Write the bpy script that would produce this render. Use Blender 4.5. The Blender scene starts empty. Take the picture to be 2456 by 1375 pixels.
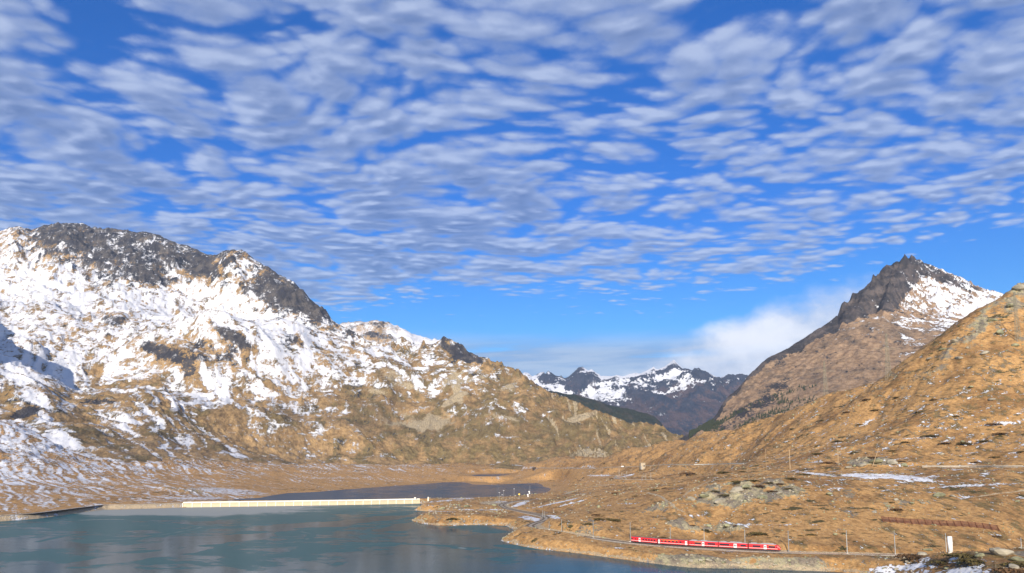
import bpy, bmesh, math, random
import numpy as np
from mathutils import Vector, Matrix

random.seed(7)
rng = np.random.RandomState(7)
scene = bpy.context.scene
COL = scene.collection

# ---------------------------------------------------------------- camera
F, CY, PITCH, CAMZ = 1850.0, 878.0, math.radians(7.0), 52.0     # photo pixels, metres
cam_d = bpy.data.cameras.new('camera')
cam = bpy.data.objects.new('camera', cam_d)
COL.objects.link(cam)
cam_d.sensor_fit = 'HORIZONTAL'
cam_d.sensor_width = 36.0
cam_d.lens = F * 36.0 / 2456.0
cam_d.shift_y = (CY - 687.5) / 2456.0
cam_d.clip_start = 1.0
cam_d.clip_end = 60000.0
cam.location = (0, 0, CAMZ)
cam.rotation_euler = (math.radians(90) + PITCH, 0, 0)
scene.camera = cam

# ---------------------------------------------------------------- light
SUN_EL, SUN_TRAVEL = math.radians(19.0), math.radians(7.0)      # light travels towards azimuth +7 deg (right of +Y)
sun_d = bpy.data.lights.new('sun', 'SUN')
sun_d.energy = 5.0
sun_d.angle = math.radians(0.5)
sun_d.color = (1.0, 0.90, 0.76)
sun = bpy.data.objects.new('sun', sun_d)
COL.objects.link(sun)
trav = Vector((math.sin(SUN_TRAVEL) * math.cos(SUN_EL), math.cos(SUN_TRAVEL) * math.cos(SUN_EL), -math.sin(SUN_EL)))
sun.rotation_euler = trav.to_track_quat('-Z', 'Y').to_euler()
SUNV = -trav

scene.view_settings.view_transform = 'Standard'
scene.view_settings.look = 'None'
scene.view_settings.gamma = 1.0
scene.view_settings.exposure = 0.62
scene.view_settings.use_curve_mapping = False
scene.cycles.use_denoising = True
scene.cycles.max_bounces = 5
scene.cycles.diffuse_bounces = 2
scene.cycles.glossy_bounces = 2
scene.cycles.volume_bounces = 0


class NT:
    """tiny helper round a node tree"""
    def __init__(s, tree):
        s.t = tree
        s.n = tree.nodes
        s.l = tree.links

    def put(s, sock, v):
        if isinstance(v, bpy.types.NodeSocket):
            s.l.new(v, sock)
        elif v is not None:
            try:
                sock.default_value = v
            except Exception:
                sock.default_value = (v[0], v[1], v[2], 1.0)

    def node(s, kind, **kw):
        n = s.n.new(kind)
        for k, v in kw.items():
            setattr(n, k, v)
        return n

    def m(s, op, a, b=None, c=None, clamp=False):
        n = s.node('ShaderNodeMath', operation=op)
        n.use_clamp = clamp
        s.put(n.inputs[0], a)
        if b is not None: s.put(n.inputs[1], b)
        if c is not None: s.put(n.inputs[2], c)
        return n.outputs[0]

    def vm(s, op, a, b=None, scale=None):
        n = s.node('ShaderNodeVectorMath', operation=op)
        s.put(n.inputs[0], a)
        if b is not None: s.put(n.inputs[1], b)
        if scale is not None: s.put(n.inputs['Scale'], scale)
        return n.outputs[1] if op in ('DOT_PRODUCT', 'LENGTH') else n.outputs[0]

    def ss(s, v, a, b, lo=0.0, hi=1.0):
        n = s.node('ShaderNodeMapRange', interpolation_type='SMOOTHSTEP')
        s.put(n.inputs[0], v); s.put(n.inputs[1], a); s.put(n.inputs[2], b)
        s.put(n.inputs[3], lo); s.put(n.inputs[4], hi)
        return n.outputs[0]

    def mix(s, f, a, b, blend='MIX'):
        n = s.node('ShaderNodeMix', data_type='RGBA', blend_type=blend)
        s.put(n.inputs[0], f)
        s.put(n.inputs[6], a if isinstance(a, bpy.types.NodeSocket) else (*a[:3], 1))
        s.put(n.inputs[7], b if isinstance(b, bpy.types.NodeSocket) else (*b[:3], 1))
        return n.outputs[2]

    def noise(s, vec, scale, detail=4, rough=0.5, lac=2.0, dist=0.0, dim='3D'):
        n = s.node('ShaderNodeTexNoise', noise_dimensions=dim)
        s.put(n.inputs['Vector'], vec)
        s.put(n.inputs['Scale'], scale); s.put(n.inputs['Detail'], detail)
        s.put(n.inputs['Roughness'], rough); s.put(n.inputs['Lacunarity'], lac)
        s.put(n.inputs['Distortion'], dist)
        return n.outputs[0]

    def attr(s, name):
        return s.node('ShaderNodeAttribute', attribute_name=name).outputs['Fac']


# ---------------------------------------------------------------- sky with its cloud deck
world = bpy.data.worlds.new('World')
scene.world = world
world.use_nodes = True
world.cycles.sampling_method = 'MANUAL'
world.cycles.sample_map_resolution = 512
wt = NT(world.node_tree)
wt.n.clear()

def cloud_group():
    g = bpy.data.node_groups.new('cloud_density', 'ShaderNodeTree')
    g.interface.new_socket('Vector', in_out='INPUT', socket_type='NodeSocketVector')
    g.interface.new_socket('Cover', in_out='INPUT', socket_type='NodeSocketFloat')
    g.interface.new_socket('Density', in_out='OUTPUT', socket_type='NodeSocketFloat')
    q = NT(g)
    gi = q.node('NodeGroupInput'); go = q.node('NodeGroupOutput')
    p = gi.outputs['Vector']
    # gentle warp so that the rows wander
    wn = q.node('ShaderNodeTexNoise', noise_dimensions='2D')
    q.put(wn.inputs['Vector'], p); q.put(wn.inputs['Scale'], 1.3); q.put(wn.inputs['Detail'], 1.0)
    off = q.vm('SCALE', q.vm('SUBTRACT', wn.outputs[1], (0.5, 0.5, 0.5)), scale=0.26)
    wn2 = q.node('ShaderNodeTexNoise', noise_dimensions='2D')
    q.put(wn2.inputs['Vector'], p); q.put(wn2.inputs['Scale'], 6.0); q.put(wn2.inputs['Detail'], 4.0)
    off2 = q.vm('SCALE', q.vm('SUBTRACT', wn2.outputs[1], (0.5, 0.5, 0.5)), scale=0.05)
    pw = q.vm('ADD', q.vm('ADD', p, off), off2)
    st = q.vm('MULTIPLY', pw, (0.72, 1.0, 1.0))
    def billow(scale, sm):
        vo = q.node('ShaderNodeTexVoronoi', voronoi_dimensions='2D', feature='SMOOTH_F1')
        q.put(vo.inputs['Vector'], st); q.put(vo.inputs['Scale'], scale); q.put(vo.inputs['Smoothness'], sm)
        dd = vo.outputs['Distance']
        return q.m('SUBTRACT', 0.5, dd)
    d = q.m('MULTIPLY', billow(6.4, 0.25), 0.88)
    d = q.m('MULTIPLY_ADD', billow(16.0, 0.25), 0.56, d)
    d = q.m('MULTIPLY_ADD', billow(24.0, 0.4), 0.20, d)
    big = q.m('SUBTRACT', q.noise(p, 0.9, 2, 0.5, dim='2D'), 0.5)
    fine = q.m('SUBTRACT', q.noise(p, 12.0, 7, 0.64, dim='2D'), 0.5)
    d = q.m('MULTIPLY_ADD', big, 0.58, d)
    d = q.m('MULTIPLY_ADD', fine, 0.42, d)
    d = q.m('ADD', d, gi.outputs['Cover'])
    q.l.new(d, go.inputs['Density'])
    return g

CG = cloud_group()
tc = wt.node('ShaderNodeTexCoord')
D = wt.vm('NORMALIZE', tc.outputs['Generated'])
sep = wt.node('ShaderNodeSeparateXYZ'); wt.put(sep.inputs[0], D)
dx, dy, dz = sep.outputs
zz = wt.m('MAXIMUM', wt.m('ADD', dz, 0.035), 0.03)
comb = wt.node('ShaderNodeCombineXYZ')
wt.put(comb.inputs[0], wt.m('DIVIDE', dx, zz)); wt.put(comb.inputs[1], wt.m('DIVIDE', dy, zz))
P = comb.outputs[0]
# elevation and azimuth used to lay out where the deck is thick, thin or open
hor = wt.m('SQRT', wt.m('ADD', wt.m('MULTIPLY', dx, dx), wt.m('MULTIPLY', dy, dy)))
el = wt.m('ARCTAN2', dz, hor)
az = wt.m('ARCTAN2', dx, dy)
wob = wt.m('MULTIPLY', wt.m('SUBTRACT', wt.noise(P, 0.55, 3, 0.5, dim='2D'), 0.5), 0.10)
edge = wt.m('MULTIPLY_ADD', az, 0.055, 0.200)
edge = wt.m('ADD', edge, wob)
deck = wt.ss(wt.m('SUBTRACT', el, edge), -0.035, 0.055)
thin_r = wt.m('MULTIPLY', wt.ss(az, 0.25, 0.5), wt.ss(el, 0.46, 0.28))
cover = wt.m('MULTIPLY_ADD', deck, 1.0, -0.84)
lowd = wt.m('MULTIPLY', wt.ss(el, 0.42, 0.26), wt.ss(az, 0.22, -0.05))
cover = wt.m('MULTIPLY_ADD', lowd, 0.13, cover)
gap = wt.m('MULTIPLY', wt.ss(wt.m('ABSOLUTE', wt.m('SUBTRACT', az, 0.07)), 0.22, 0.02), wt.ss(wt.m('ABSOLUTE', wt.m('SUBTRACT', el, 0.40)), 0.07, 0.01))
cover = wt.m('MULTIPLY_ADD', gap, -0.13, cover)
cover = wt.m('MULTIPLY_ADD', thin_r, -0.12, cover)
# thicker towards the upper right
thick_r = wt.m('MULTIPLY', wt.ss(az, 0.0, 0.45), wt.ss(el, 0.38, 0.52))
cover = wt.m('MULTIPLY_ADD', thick_r, 0.16, cover)
# low bank along the far horizon
lowb = wt.m('MULTIPLY', wt.ss(el, 0.172, 0.135), wt.ss(az, -0.30, -0.1))


def dens(vec):
    n = wt.node('ShaderNodeGroup'); n.node_tree = CG
    wt.put(n.inputs['Vector'], vec); wt.put(n.inputs['Cover'], cover)
    return n.outputs[0]

d0 = dens(P)
shift = (-0.01, -0.045, 0.0)
d1 = dens(wt.vm('ADD', P, shift))
a0 = wt.ss(d0, -0.14, 0.40)
d2 = dens(wt.vm('ADD', P, (-0.03, -0.13, 0.0)))
lit = wt.m('MULTIPLY_ADD', wt.m('SUBTRACT', d0, d1), 0.85, 0.44)
lit = wt.m('MULTIPLY_ADD', wt.m('SUBTRACT', d0, d2), 0.62, lit)
lit = wt.m('MULTIPLY_ADD', wt.m('MAXIMUM', d0, 0.0), -0.30, lit, clamp=True)
core = wt.ss(d0, 0.12, 0.75)
# cumulus bank on the right of the gap
bn = wt.noise(wt.vm('MULTIPLY', D, (1.0, 1.0, 1.6)), 9.0, 7, 0.55)
bx = wt.m('DIVIDE', wt.m('SUBTRACT', az, 0.315), 0.26)
by = wt.m('DIVIDE', wt.m('SUBTRACT', el, wt.m('MULTIPLY_ADD', wt.m('SUBTRACT', az, 0.3), 0.36, 0.118)), 0.066)
br = wt.m('ADD', wt.m('MULTIPLY', bx, bx), wt.m('MULTIPLY', by, by))
bank = wt.ss(wt.m('ADD', wt.m('SUBTRACT', 1.0, br), wt.m('MULTIPLY', wt.m('SUBTRACT', bn, 0.5), 2.6)), -0.15, 0.9)

sky = wt.node('ShaderNodeTexSky', sky_type='NISHITA')
sky.sun_disc = False
sky.sun_elevation = SUN_EL
sky.sun_rotation = math.atan2(SUNV.x, SUNV.y)
sky.altitude = 2200.0
sky.air_density = 1.0
sky.dust_density = 0.3
sky.ozone_density = 3.0
hsv = wt.node('ShaderNodeHueSaturation')
wt.put(hsv.inputs['Saturation'], 1.32); wt.put(hsv.inputs['Value'], 1.0)
wt.put(hsv.inputs['Color'], sky.outputs[0])
skyc = wt.mix(wt.ss(el, 0.10, 0.34), wt.mix(1.0, hsv.outputs[0], (0.84, 0.98, 1.04), 'MULTIPLY'), wt.mix(1.0, hsv.outputs[0], (0.70, 0.86, 1.22), 'MULTIPLY'))
B_ = 9.0   # cloud luminance in the sky's own units
def cc(r, g, b): return (r * B_, g * B_, b * B_)
c_lit = cc(0.44, 0.51, 0.68)
c_mid = cc(0.20, 0.28, 0.50)
c_dark = cc(0.115, 0.175, 0.34)
ccol = wt.mix(lit, c_mid, c_lit)
ccol = wt.mix(wt.m('MULTIPLY', core, wt.ss(lit, 0.9, 0.0)), ccol, c_dark)
a0 = wt.m('MULTIPLY', a0, wt.ss(el, 0.0, 0.03))
skyc = wt.mix(wt.m('MULTIPLY', a0, 0.80), skyc, ccol)
# streaky veil low over the far range
vv_ = wt.node('ShaderNodeCombineXYZ'); wt.put(vv_.inputs[0], wt.m('MULTIPLY', az, 5.0)); wt.put(vv_.inputs[1], wt.m('MULTIPLY', wt.m('MULTIPLY_ADD', az, -0.03, el), 52.0))
vn = wt.noise(vv_.outputs[0], 1.0, 6, 0.55, dim='2D')
veil = wt.m('MULTIPLY', lowb, wt.ss(vn, 0.24, 0.52))
skyc = wt.mix(wt.m('MULTIPLY', veil, 0.9), skyc, wt.mix(wt.ss(vn, 0.42, 0.66), cc(0.22, 0.34, 0.56), cc(0.38, 0.47, 0.62)))
bcol = wt.mix(wt.ss(bn, 0.35, 0.68), cc(0.46, 0.53, 0.68), cc(0.84, 0.85, 0.90))
skyc = wt.mix(wt.m('MULTIPLY', wt.m('MULTIPLY', bank, wt.ss(az, 0.50, 0.42)), 0.92), skyc, bcol)
bg = wt.node('ShaderNodeBackground')
wt.put(bg.inputs[0], skyc); wt.put(bg.inputs[1], 0.09)
wo = wt.node('ShaderNodeOutputWorld')
wt.l.new(bg.outputs[0], wo.inputs[0])

# ---------------------------------------------------------------- maths helpers
cP, sP = math.cos(PITCH), math.sin(PITCH)

def ray(px, py):
    """photo pixel -> (t, s): sideways and upward slope per metre forward"""
    px = np.asarray(px, float); py = np.asarray(py, float)
    u = (px - 1228.0) / F; v = (CY - py) / F
    yc = cP - v * sP
    return u / yc, (sP + v * cP) / yc

def proj(t, s):
    v = (s * cP - sP) / (cP + s * sP)
    yc = cP - v * sP
    return 1228.0 + F * t * yc, CY - F * v

def on_level(px, py, z):
    t, s = ray(px, py)
    y = (z - CAMZ) / s
    return t * y, y

def sstep(x, a, b):
    q = np.clip((x - a) / (b - a), 0, 1)
    return q * q * (3 - 2 * q)

def _hash(ix, iy, seed):
    h = (ix.astype(np.uint32) * np.uint32(374761393) + iy.astype(np.uint32) * np.uint32(668265263) + np.uint32((seed * 2246822519) & 0xffffffff))
    h = (h ^ (h >> np.uint32(13))) * np.uint32(1274126177)
    return h ^ (h >> np.uint32(16))

_ang = np.linspace(0, 2 * np.pi, 256, endpoint=False)
_GX, _GY = np.cos(_ang).astype(np.float32), np.sin(_ang).astype(np.float32)

def gnoise(x, y, seed=0):
    x = np.asarray(x, np.float64); y = np.asarray(y, np.float64)
    fx0 = np.floor(x); fy0 = np.floor(y)
    ix = fx0.astype(np.int64); iy = fy0.astype(np.int64)
    fx = (x - fx0).astype(np.float32); fy = (y - fy0).astype(np.float32)
    u = fx * fx * fx * (fx * (fx * 6 - 15) + 10); v = fy * fy * fy * (fy * (fy * 6 - 15) + 10)
    def g(dx_, dy_):
        h = (_hash(ix + dx_, iy + dy_, seed) & np.uint32(255)).astype(np.int64)
        return _GX[h] * (fx - dx_) + _GY[h] * (fy - dy_)
    n00, n10, n01, n11 = g(0, 0), g(1, 0), g(0, 1), g(1, 1)
    a = n00 + u * (n10 - n00); b = n01 + u * (n11 - n01)
    return (a + v * (b - a)) * 1.4

def fbm(x, y, o=5, seed=0, lac=2.03, gain=0.5):
    r = 0; a = 1.0; tot = 0
    for i in range(o):
        r = r + a * gnoise(x, y, seed + i * 17)
        tot += a; a *= gain
        x = x * lac + 3.1; y = y * lac - 1.7
    return r / tot * 1.3

def ridged(x, y, o=5, seed=0, gain=0.55):
    r = 0; a = 1.0; w = 1.0; tot = 0
    for i in range(o):
        n = 1 - np.abs(gnoise(x, y, seed + i * 13)) * 1.5
        n = np.clip(n, 0, 1) ** 2
        r = r + a * n * w
        w = np.clip(n * 1.6, 0, 1)
        tot += a; a *= gain
        x = x * 2.07 + 5.3; y = y * 2.07 + 1.9
    return r / tot

def tps_fit(P_, z, reg=1e-4):
    n = len(P_)
    d = np.hypot(P_[:, None, 0] - P_[None, :, 0], P_[:, None, 1] - P_[None, :, 1])
    K = d * d * np.log(d + 1e-9) + np.eye(n) * reg
    Q = np.c_[np.ones(n), P_]
    A = np.zeros((n + 3, n + 3)); A[:n, :n] = K; A[:n, n:] = Q; A[n:, :n] = Q.T
    return np.linalg.solve(A, np.r_[z, 0, 0, 0])

def tps_eval(P_, w, x, y):
    out = w[-3] + w[-2] * x + w[-1] * y
    for i in range(len(P_)):
        r2 = (x - P_[i, 0]) ** 2 + (y - P_[i, 1]) ** 2
        out = out + w[i] * 0.5 * r2 * np.log(r2 + 1e-12)
    return out

def seg_dist(X, Y, poly, closed=False, margin=None):
    """distance to a polyline, plus the position along it"""
    best = np.full(X.shape, 1e9); along = np.zeros(X.shape); acc = 0.0
    pts = list(poly) + ([poly[0]] if closed else [])
    for (x0, y0), (x1, y1) in zip(pts[:-1], pts[1:]):
        vx, vy = x1 - x0, y1 - y0
        L2 = vx * vx + vy * vy + 1e-9
        q = np.clip(((X - x0) * vx + (Y - y0) * vy) / L2, 0, 1)
        d = np.hypot(X - x0 - q * vx, Y - y0 - q * vy)
        m_ = d < best
        best = np.where(m_, d, best); along = np.where(m_, acc + q * math.sqrt(L2), along)
        acc += math.sqrt(L2)
    return best, along

def inside(X, Y, poly):
    r = np.zeros(X.shape, bool)
    n = len(poly)
    for i in range(n):
        x0, y0 = poly[i]; x1, y1 = poly[(i + 1) % n]
        if y0 == y1: continue
        c = ((y0 > Y) != (y1 > Y)) & (X < (x1 - x0) * (Y - y0) / (y1 - y0) + x0)
        r ^= c
    return r

def sdist(X, Y, poly):
    d, _ = seg_dist(X, Y, poly, True)
    return np.where(inside(X, Y, poly), -d, d)

def crom(points, k=6):
    """Catmull-Rom through 2D/3D points"""
    P_ = [np.array(p, float) for p in points]
    P_ = [2 * P_[0] - P_[1]] + P_ + [2 * P_[-1] - P_[-2]]
    out = []
    for i in range(1, len(P_) - 2):
        a, b, c, d = P_[i - 1:i + 3]
        for j in range(k):
            u = j / k
            out.append(0.5 * (2 * b + (c - a) * u + (2 * a - 5 * b + 4 * c - d) * u * u + (3 * b - a - 3 * c + d) * u ** 3))
    out.append(P_[-2])
    return out

def table(px, py, xs, ys, tab):
    tab = np.array(tab, float); xs = np.array(xs, float); ys = np.array(ys, float)
    fx = np.clip(np.interp(px, xs, np.arange(len(xs))), 0, len(xs) - 1.001)
    fy = np.clip(np.interp(py, ys, np.arange(len(ys))), 0, len(ys) - 1.001)
    ix, iy = fx.astype(int), fy.astype(int); ax, ay = fx - ix, fy - iy
    ax = ax * ax * (3 - 2 * ax); ay = ay * ay * (3 - 2 * ay)
    return (tab[iy, ix] * (1 - ax) + tab[iy, ix + 1] * ax) * (1 - ay) + (tab[iy + 1, ix] * (1 - ax) + tab[iy + 1, ix + 1] * ax) * ay

def blob(px, py, cx, cy, rx, ry, rot=0.0, soft=0.5, wx=None):
    c, s_ = math.cos(math.radians(rot)), math.sin(math.radians(rot))
    dx_, dy_ = px - cx, py - cy
    a = (dx_ * c - dy_ * s_) / rx; b = (dx_ * s_ + dy_ * c) / ry
    r = np.sqrt(a * a + b * b)
    if wx is not None: r = r + wx
    return sstep(r, 1 + soft, 1 - soft)

# ---------------------------------------------------------------- mesh from a grid
def grid_mesh(name, X, Y, Z, attrs, mat, keep=None, kind='structure'):
    r, c = X.shape
    idx = np.arange(r * c).reshape(r, c)
    q = np.stack([idx[:-1, :-1], idx[:-1, 1:], idx[1:, 1:], idx[1:, :-1]], -1).reshape(-1, 4)
    if keep is not None:
        q = q[keep[:-1, :-1].ravel() | keep[1:, 1:].ravel() | keep[:-1, 1:].ravel() | keep[1:, :-1].ravel()]
        used = np.unique(q)
        remap = np.full(r * c, -1); remap[used] = np.arange(len(used))
        q = remap[q]
    else:
        used = np.arange(r * c)
    me = bpy.data.meshes.new(name)
    me.vertices.add(len(used))
    co = np.stack([X.ravel()[used], Y.ravel()[used], Z.ravel()[used]], -1).astype(np.float32)
    me.vertices.foreach_set('co', co.ravel())
    me.loops.add(len(q) * 4)
    me.loops.foreach_set('vertex_index', q.ravel().astype(np.int32))
    me.polygons.add(len(q))
    me.polygons.foreach_set('loop_start', np.arange(0, len(q) * 4, 4, dtype=np.int32))
    me.polygons.foreach_set('loop_total', np.full(len(q), 4, np.int32))
    me.update(calc_edges=True)
    me.shade_smooth()
    for k, a in attrs.items():
        at = me.attributes.new(k, 'FLOAT', 'POINT')
        at.data.foreach_set('value', a.ravel()[used].astype(np.float32))
    me.materials.append(mat)
    o = bpy.data.objects.new(name, me)
    COL.objects.link(o)
    if kind: o['kind'] = kind
    return o

# ---------------------------------------------------------------- terrain material
def terrain_mat(name, L, grass_a, grass_b, grass_c, rock_a, rock_b, scree, snow_soft=0.10, scrub=0.0, scrub_col=(0.06, 0.055, 0.022), bump=0.4, speck=0.5, sn=(1.9, 1.3, 1.6), snow_max=0.97):
    """L: metres of the finest patches one can see on this piece of land"""
    mt = bpy.data.materials.new(name); mt.use_nodes = True
    q = NT(mt.node_tree); q.n.clear()
    out = q.node('ShaderNodeOutputMaterial'); bs = q.node('ShaderNodeBsdfPrincipled')
    geo = q.node('ShaderNodeNewGeometry')
    pos = geo.outputs['Position']
    posf = q.vm('MULTIPLY', pos, (1.0, 0.36, 1.0))
    n_f = q.noise(posf, 1.0 / L, 5, 0.62)
    n_m = q.noise(posf, 0.17 / L, 5, 0.58)
    n_l = q.noise(pos, 0.022 / L, 4, 0.55)
    n_v = q.noise(posf, 3.1 / L, 3, 0.6)
    tone, rock, snow, scr = q.attr('tone'), q.attr('rock'), q.attr('snow'), q.attr('scree')
    g = q.mix(q.ss(q.m('MULTIPLY_ADD', q.m('SUBTRACT', n_m, 0.5), 1.6, q.m('ADD', tone, q.m('MULTIPLY', q.m('SUBTRACT', n_l, 0.5), 2.4))), 0.15, 0.85), grass_a, grass_b)
    g = q.mix(q.ss(q.m('MULTIPLY_ADD', tone, 0.22, n_m), 0.60, 0.74), g, grass_c)
    n_w = q.noise(q.vm('MULTIPLY', pos, (0.9, 0.42, 1.3)), 0.45 / L, 5, 0.65)
    g = q.mix(q.ss(n_w, 0.40, 0.62), q.mix(1.0, g, (1.12, 1.10, 1.06), 'MULTIPLY'), q.mix(1.0, g, (0.76, 0.72, 0.68), 'MULTIPLY'))
    g = q.mix(q.m('MULTIPLY', q.ss(n_f, 0.50, 0.68), speck), g, q.mix(0.6, g, (0.03, 0.02, 0.01)))
    g = q.mix(q.m('MULTIPLY', q.ss(n_v, 0.58, 0.72), speck * 0.8), g, scree)
    if scrub > 0:
        sc_n = q.noise(q.vm('MULTIPLY', pos, (0.5, 0.8, 1.7)), 0.16 / L, 6, 0.62)
        sc_b = q.noise(pos, 0.018 / L, 3, 0.5)
        sc_t = q.m('MULTIPLY_ADD', sc_b, -0.55, 0.93)
        sc_m = q.m('MULTIPLY', q.ss(q.m('SUBTRACT', sc_n, sc_t), -0.015, 0.02), q.ss(scr, 0.6, 0.2))
        g = q.mix(sc_m, g, scrub_col)
    ro = q.mix(q.ss(n_m, 0.35, 0.62), rock_a, rock_b)
    ro = q.mix(q.m('MULTIPLY', q.ss(n_f, 0.48, 0.62), 0.55), ro, q.mix(0.65, ro, (0.02, 0.018, 0.016)))
    rk = q.ss(q.m('ADD', rock, q.m('ADD', q.m('MULTIPLY', q.m('SUBTRACT', n_f, 0.5), 1.3), q.m('MULTIPLY', q.m('SUBTRACT', n_m, 0.5), 1.5))), 0.43, 0.55)
    col = q.mix(rk, g, ro)
    scf = q.ss(q.m('ADD', scr, q.m('MULTIPLY', q.m('SUBTRACT', n_f, 0.5), 0.9)), 0.4, 0.65)
    col = q.mix(scf, col, q.mix(q.ss(n_v, 0.4, 0.6), scree, q.mix(0.45, scree, (0.05, 0.045, 0.04))))
    sf = q.m('ADD', snow, q.m('MULTIPLY', q.m('SUBTRACT', n_f, 0.5), sn[0]))
    sf = q.m('ADD', sf, q.m('MULTIPLY', q.m('SUBTRACT', n_m, 0.5), sn[1]))
    n_mf = q.noise(posf, 0.42 / L, 4, 0.6)
    sf = q.m('ADD', sf, q.m('MULTIPLY', q.m('SUBTRACT', n_mf, 0.5), sn[2]))
    sf = q.m('SUBTRACT', sf, q.m('MULTIPLY', rk, 0.12))
    sm = q.ss(sf, 0.5 - snow_soft, 0.5 + snow_soft)
    col = q.mix(q.m('MULTIPLY', sm, snow_max), col, q.mix(n_m, (0.54, 0.55, 0.59), (0.78, 0.785, 0.80)))
    q.put(bs.inputs['Base Color'], col)
    q.put(bs.inputs['Roughness'], 0.9)
    q.put(bs.inputs['Specular IOR Level'], 0.15)
    bmp = q.node('ShaderNodeBump')
    hgt = q.m('ADD', q.m('MULTIPLY', n_f, 0.5), q.m('MULTIPLY', n_m, 0.9))
    hgt = q.m('MULTIPLY', hgt, q.m('MULTIPLY_ADD', sm, -0.6, 1.0))
    q.put(bmp.inputs['Height'], hgt); q.put(bmp.inputs['Strength'], bump); q.put(bmp.inputs['Distance'], L * 1.6)
    q.l.new(bmp.outputs[0], bs.inputs['Normal'])
    q.l.new(bs.outputs[0], out.inputs[0])
    return mt

def simple_mat(name, col, rough=0.7, metal=0.0, noise=0.12, scale=0.6, spec=0.3):
    mt = bpy.data.materials.new(name); mt.use_nodes = True
    q = NT(mt.node_tree); bs = q.n['Principled BSDF']
    tcn = q.node('ShaderNodeTexCoord')
    nn = q.noise(tcn.outputs['Object'], scale, 5, 0.6)
    c2 = tuple(x * (1 - noise * 2) for x in col)
    q.put(bs.inputs['Base Color'], q.mix(q.ss(nn, 0.35, 0.7), col, c2))
    q.put(bs.inputs['Roughness'], rough); q.put(bs.inputs['Metallic'], metal)
    q.put(bs.inputs['Specular IOR Level'], spec)
    return mt

# ---------------------------------------------------------------- outlines of the lakes (at their water level)
LAKE1 = [(-420, 1262), (-200, 1262), (0, 1251), (60, 1247), (100, 1243), (200, 1229), (250, 1223), (300, 1222), (440, 1217.5), (700, 1213.5), (1005, 1208),
         (1019, 1212), (1012, 1216), (1003, 1219), (993, 1224), (1012, 1226.5), (1035, 1227), (1043, 1231), (1028, 1236), (1010, 1241), (987, 1249), (1010, 1256), (1048, 1261), (1092, 1260.5),
         (1158, 1259), (1213, 1261), (1224, 1266), (1235, 1272), (1228, 1278), (1215, 1286), (1200, 1297), (1224, 1304), (1257, 1311), (1290, 1317),
         (1356, 1324), (1422, 1332), (1500, 1343), (1570, 1352), (1635, 1360), (1676, 1363), (1786, 1364), (1860, 1367), (1922, 1369), (2013, 1372), (2120, 1390), (2230, 1450),
         (2300, 1700), (1400, 1900), (700, 1800), (-100, 1600), (-420, 1500)]
LAKE2 = [(560, 1197), (625, 1194), (655, 1188), (690, 1183), (760, 1180), (845, 1173), (955, 1165), (1020, 1161), (1064, 1157), (1105, 1156.5), (1122, 1158), (1133, 1162), (1173, 1163),
         (1245, 1160), (1289, 1159), (1300, 1163), (1304, 1168), (1322, 1172), (1318, 1178), (1296, 1187), (1270, 1193), (1240, 1200), (1100, 1203), (560, 1203)]
LAKE3 = [(1128, 1139.5), (1150, 1138), (1180, 1137.5), (1226, 1137), (1212, 1140), (1190, 1143), (1165, 1143.5), (1140, 1142)]
LEV1, LEV2, LEV3 = 0.0, -8.0, 6.0
def lake_poly(pts, lev, k=1):
    return [tuple(float(v) for v in on_level(px, py, lev)) for px, py in pts]
W1, W2, W3 = lake_poly(LAKE1, LEV1), lake_poly(LAKE2, LEV2), lake_poly(LAKE3, LEV3)

TRACK_PX = [(2700, 1336), (2400, 1334), (2200, 1331.5), (2000, 1328.5), (1872, 1324.5), (1700, 1315.5), (1600, 1309.5), (1519, 1302.5), (1444, 1293), (1378, 1284), (1323, 1276.5), (1294, 1270), (1281, 1264), (1279, 1260),
            (1290, 1255), (1307, 1250), (1316, 1245), (1312, 1239), (1290, 1233.5), (1257, 1227), (1224, 1220.5), (1211, 1215.5), (1207, 1211), (1217, 1206.5), (1235, 1203), (1262, 1200), (1300, 1197)]
TRZ = 5.0
TRACK = [tuple(p) for p in crom([on_level(px, py, TRZ) for px, py in TRACK_PX], 5)]
CAUSEWAY_PX = [(-300, 1258), (0, 1241), (60, 1237), (110, 1232), (170, 1222), (230, 1214.5), (300, 1212), (440, 1209.5)]
_cw = []
for px, py in [(-420, 1262), (-200, 1262), (0, 1251), (60, 1247), (100, 1243), (200, 1229), (250, 1223), (300, 1222), (440, 1217.5)]:
    x_, y_ = on_level(px, py, 0.0); _cw.append((float(x_) * (1 + 9.5 / float(y_)), float(y_) + 9.5))
CAUSEWAY = [tuple(p) for p in crom(_cw, 4)]

# ---------------------------------------------------------------- near land: control heights
CP = []   # (t, lnY, z)
def cY(px, py, Y):
    t, s = ray(px, py); CP.append((float(t), math.log(Y), CAMZ + float(s) * Y))
def cZ(px, py, z):
    t, s = ray(px, py); Y = (z - CAMZ) / float(s); CP.append((float(t), math.log(Y), z))
def cR(t, Y, z):
    CP.append((t, math.log(Y), z))

for t in (-0.9, -0.45, 0.0, 0.45, 0.9):
    cR(t, 60, 30); cR(t, 115, 6)
for t in (-0.7, -0.35, 0.0, 0.25):
    cR(t, 250, 2.0); cR(t, 480, 2.5)
# peninsula between the lakes
for a in [(1060, 1243, 6), (1150, 1238, 7), (1215, 1228, 5), (1050, 1217, 5), (1110, 1212, 7), (1180, 1205, 5.5), (1110, 1199, 6.5), (1030, 1198, 8), (1160, 1198, 5.5), (1250, 1250, 5), (1235, 1290, 5),
          (1300, 1290, 5), (1420, 1306, 4.6), (1380, 1190, 9)]: cZ(*a)
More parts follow.
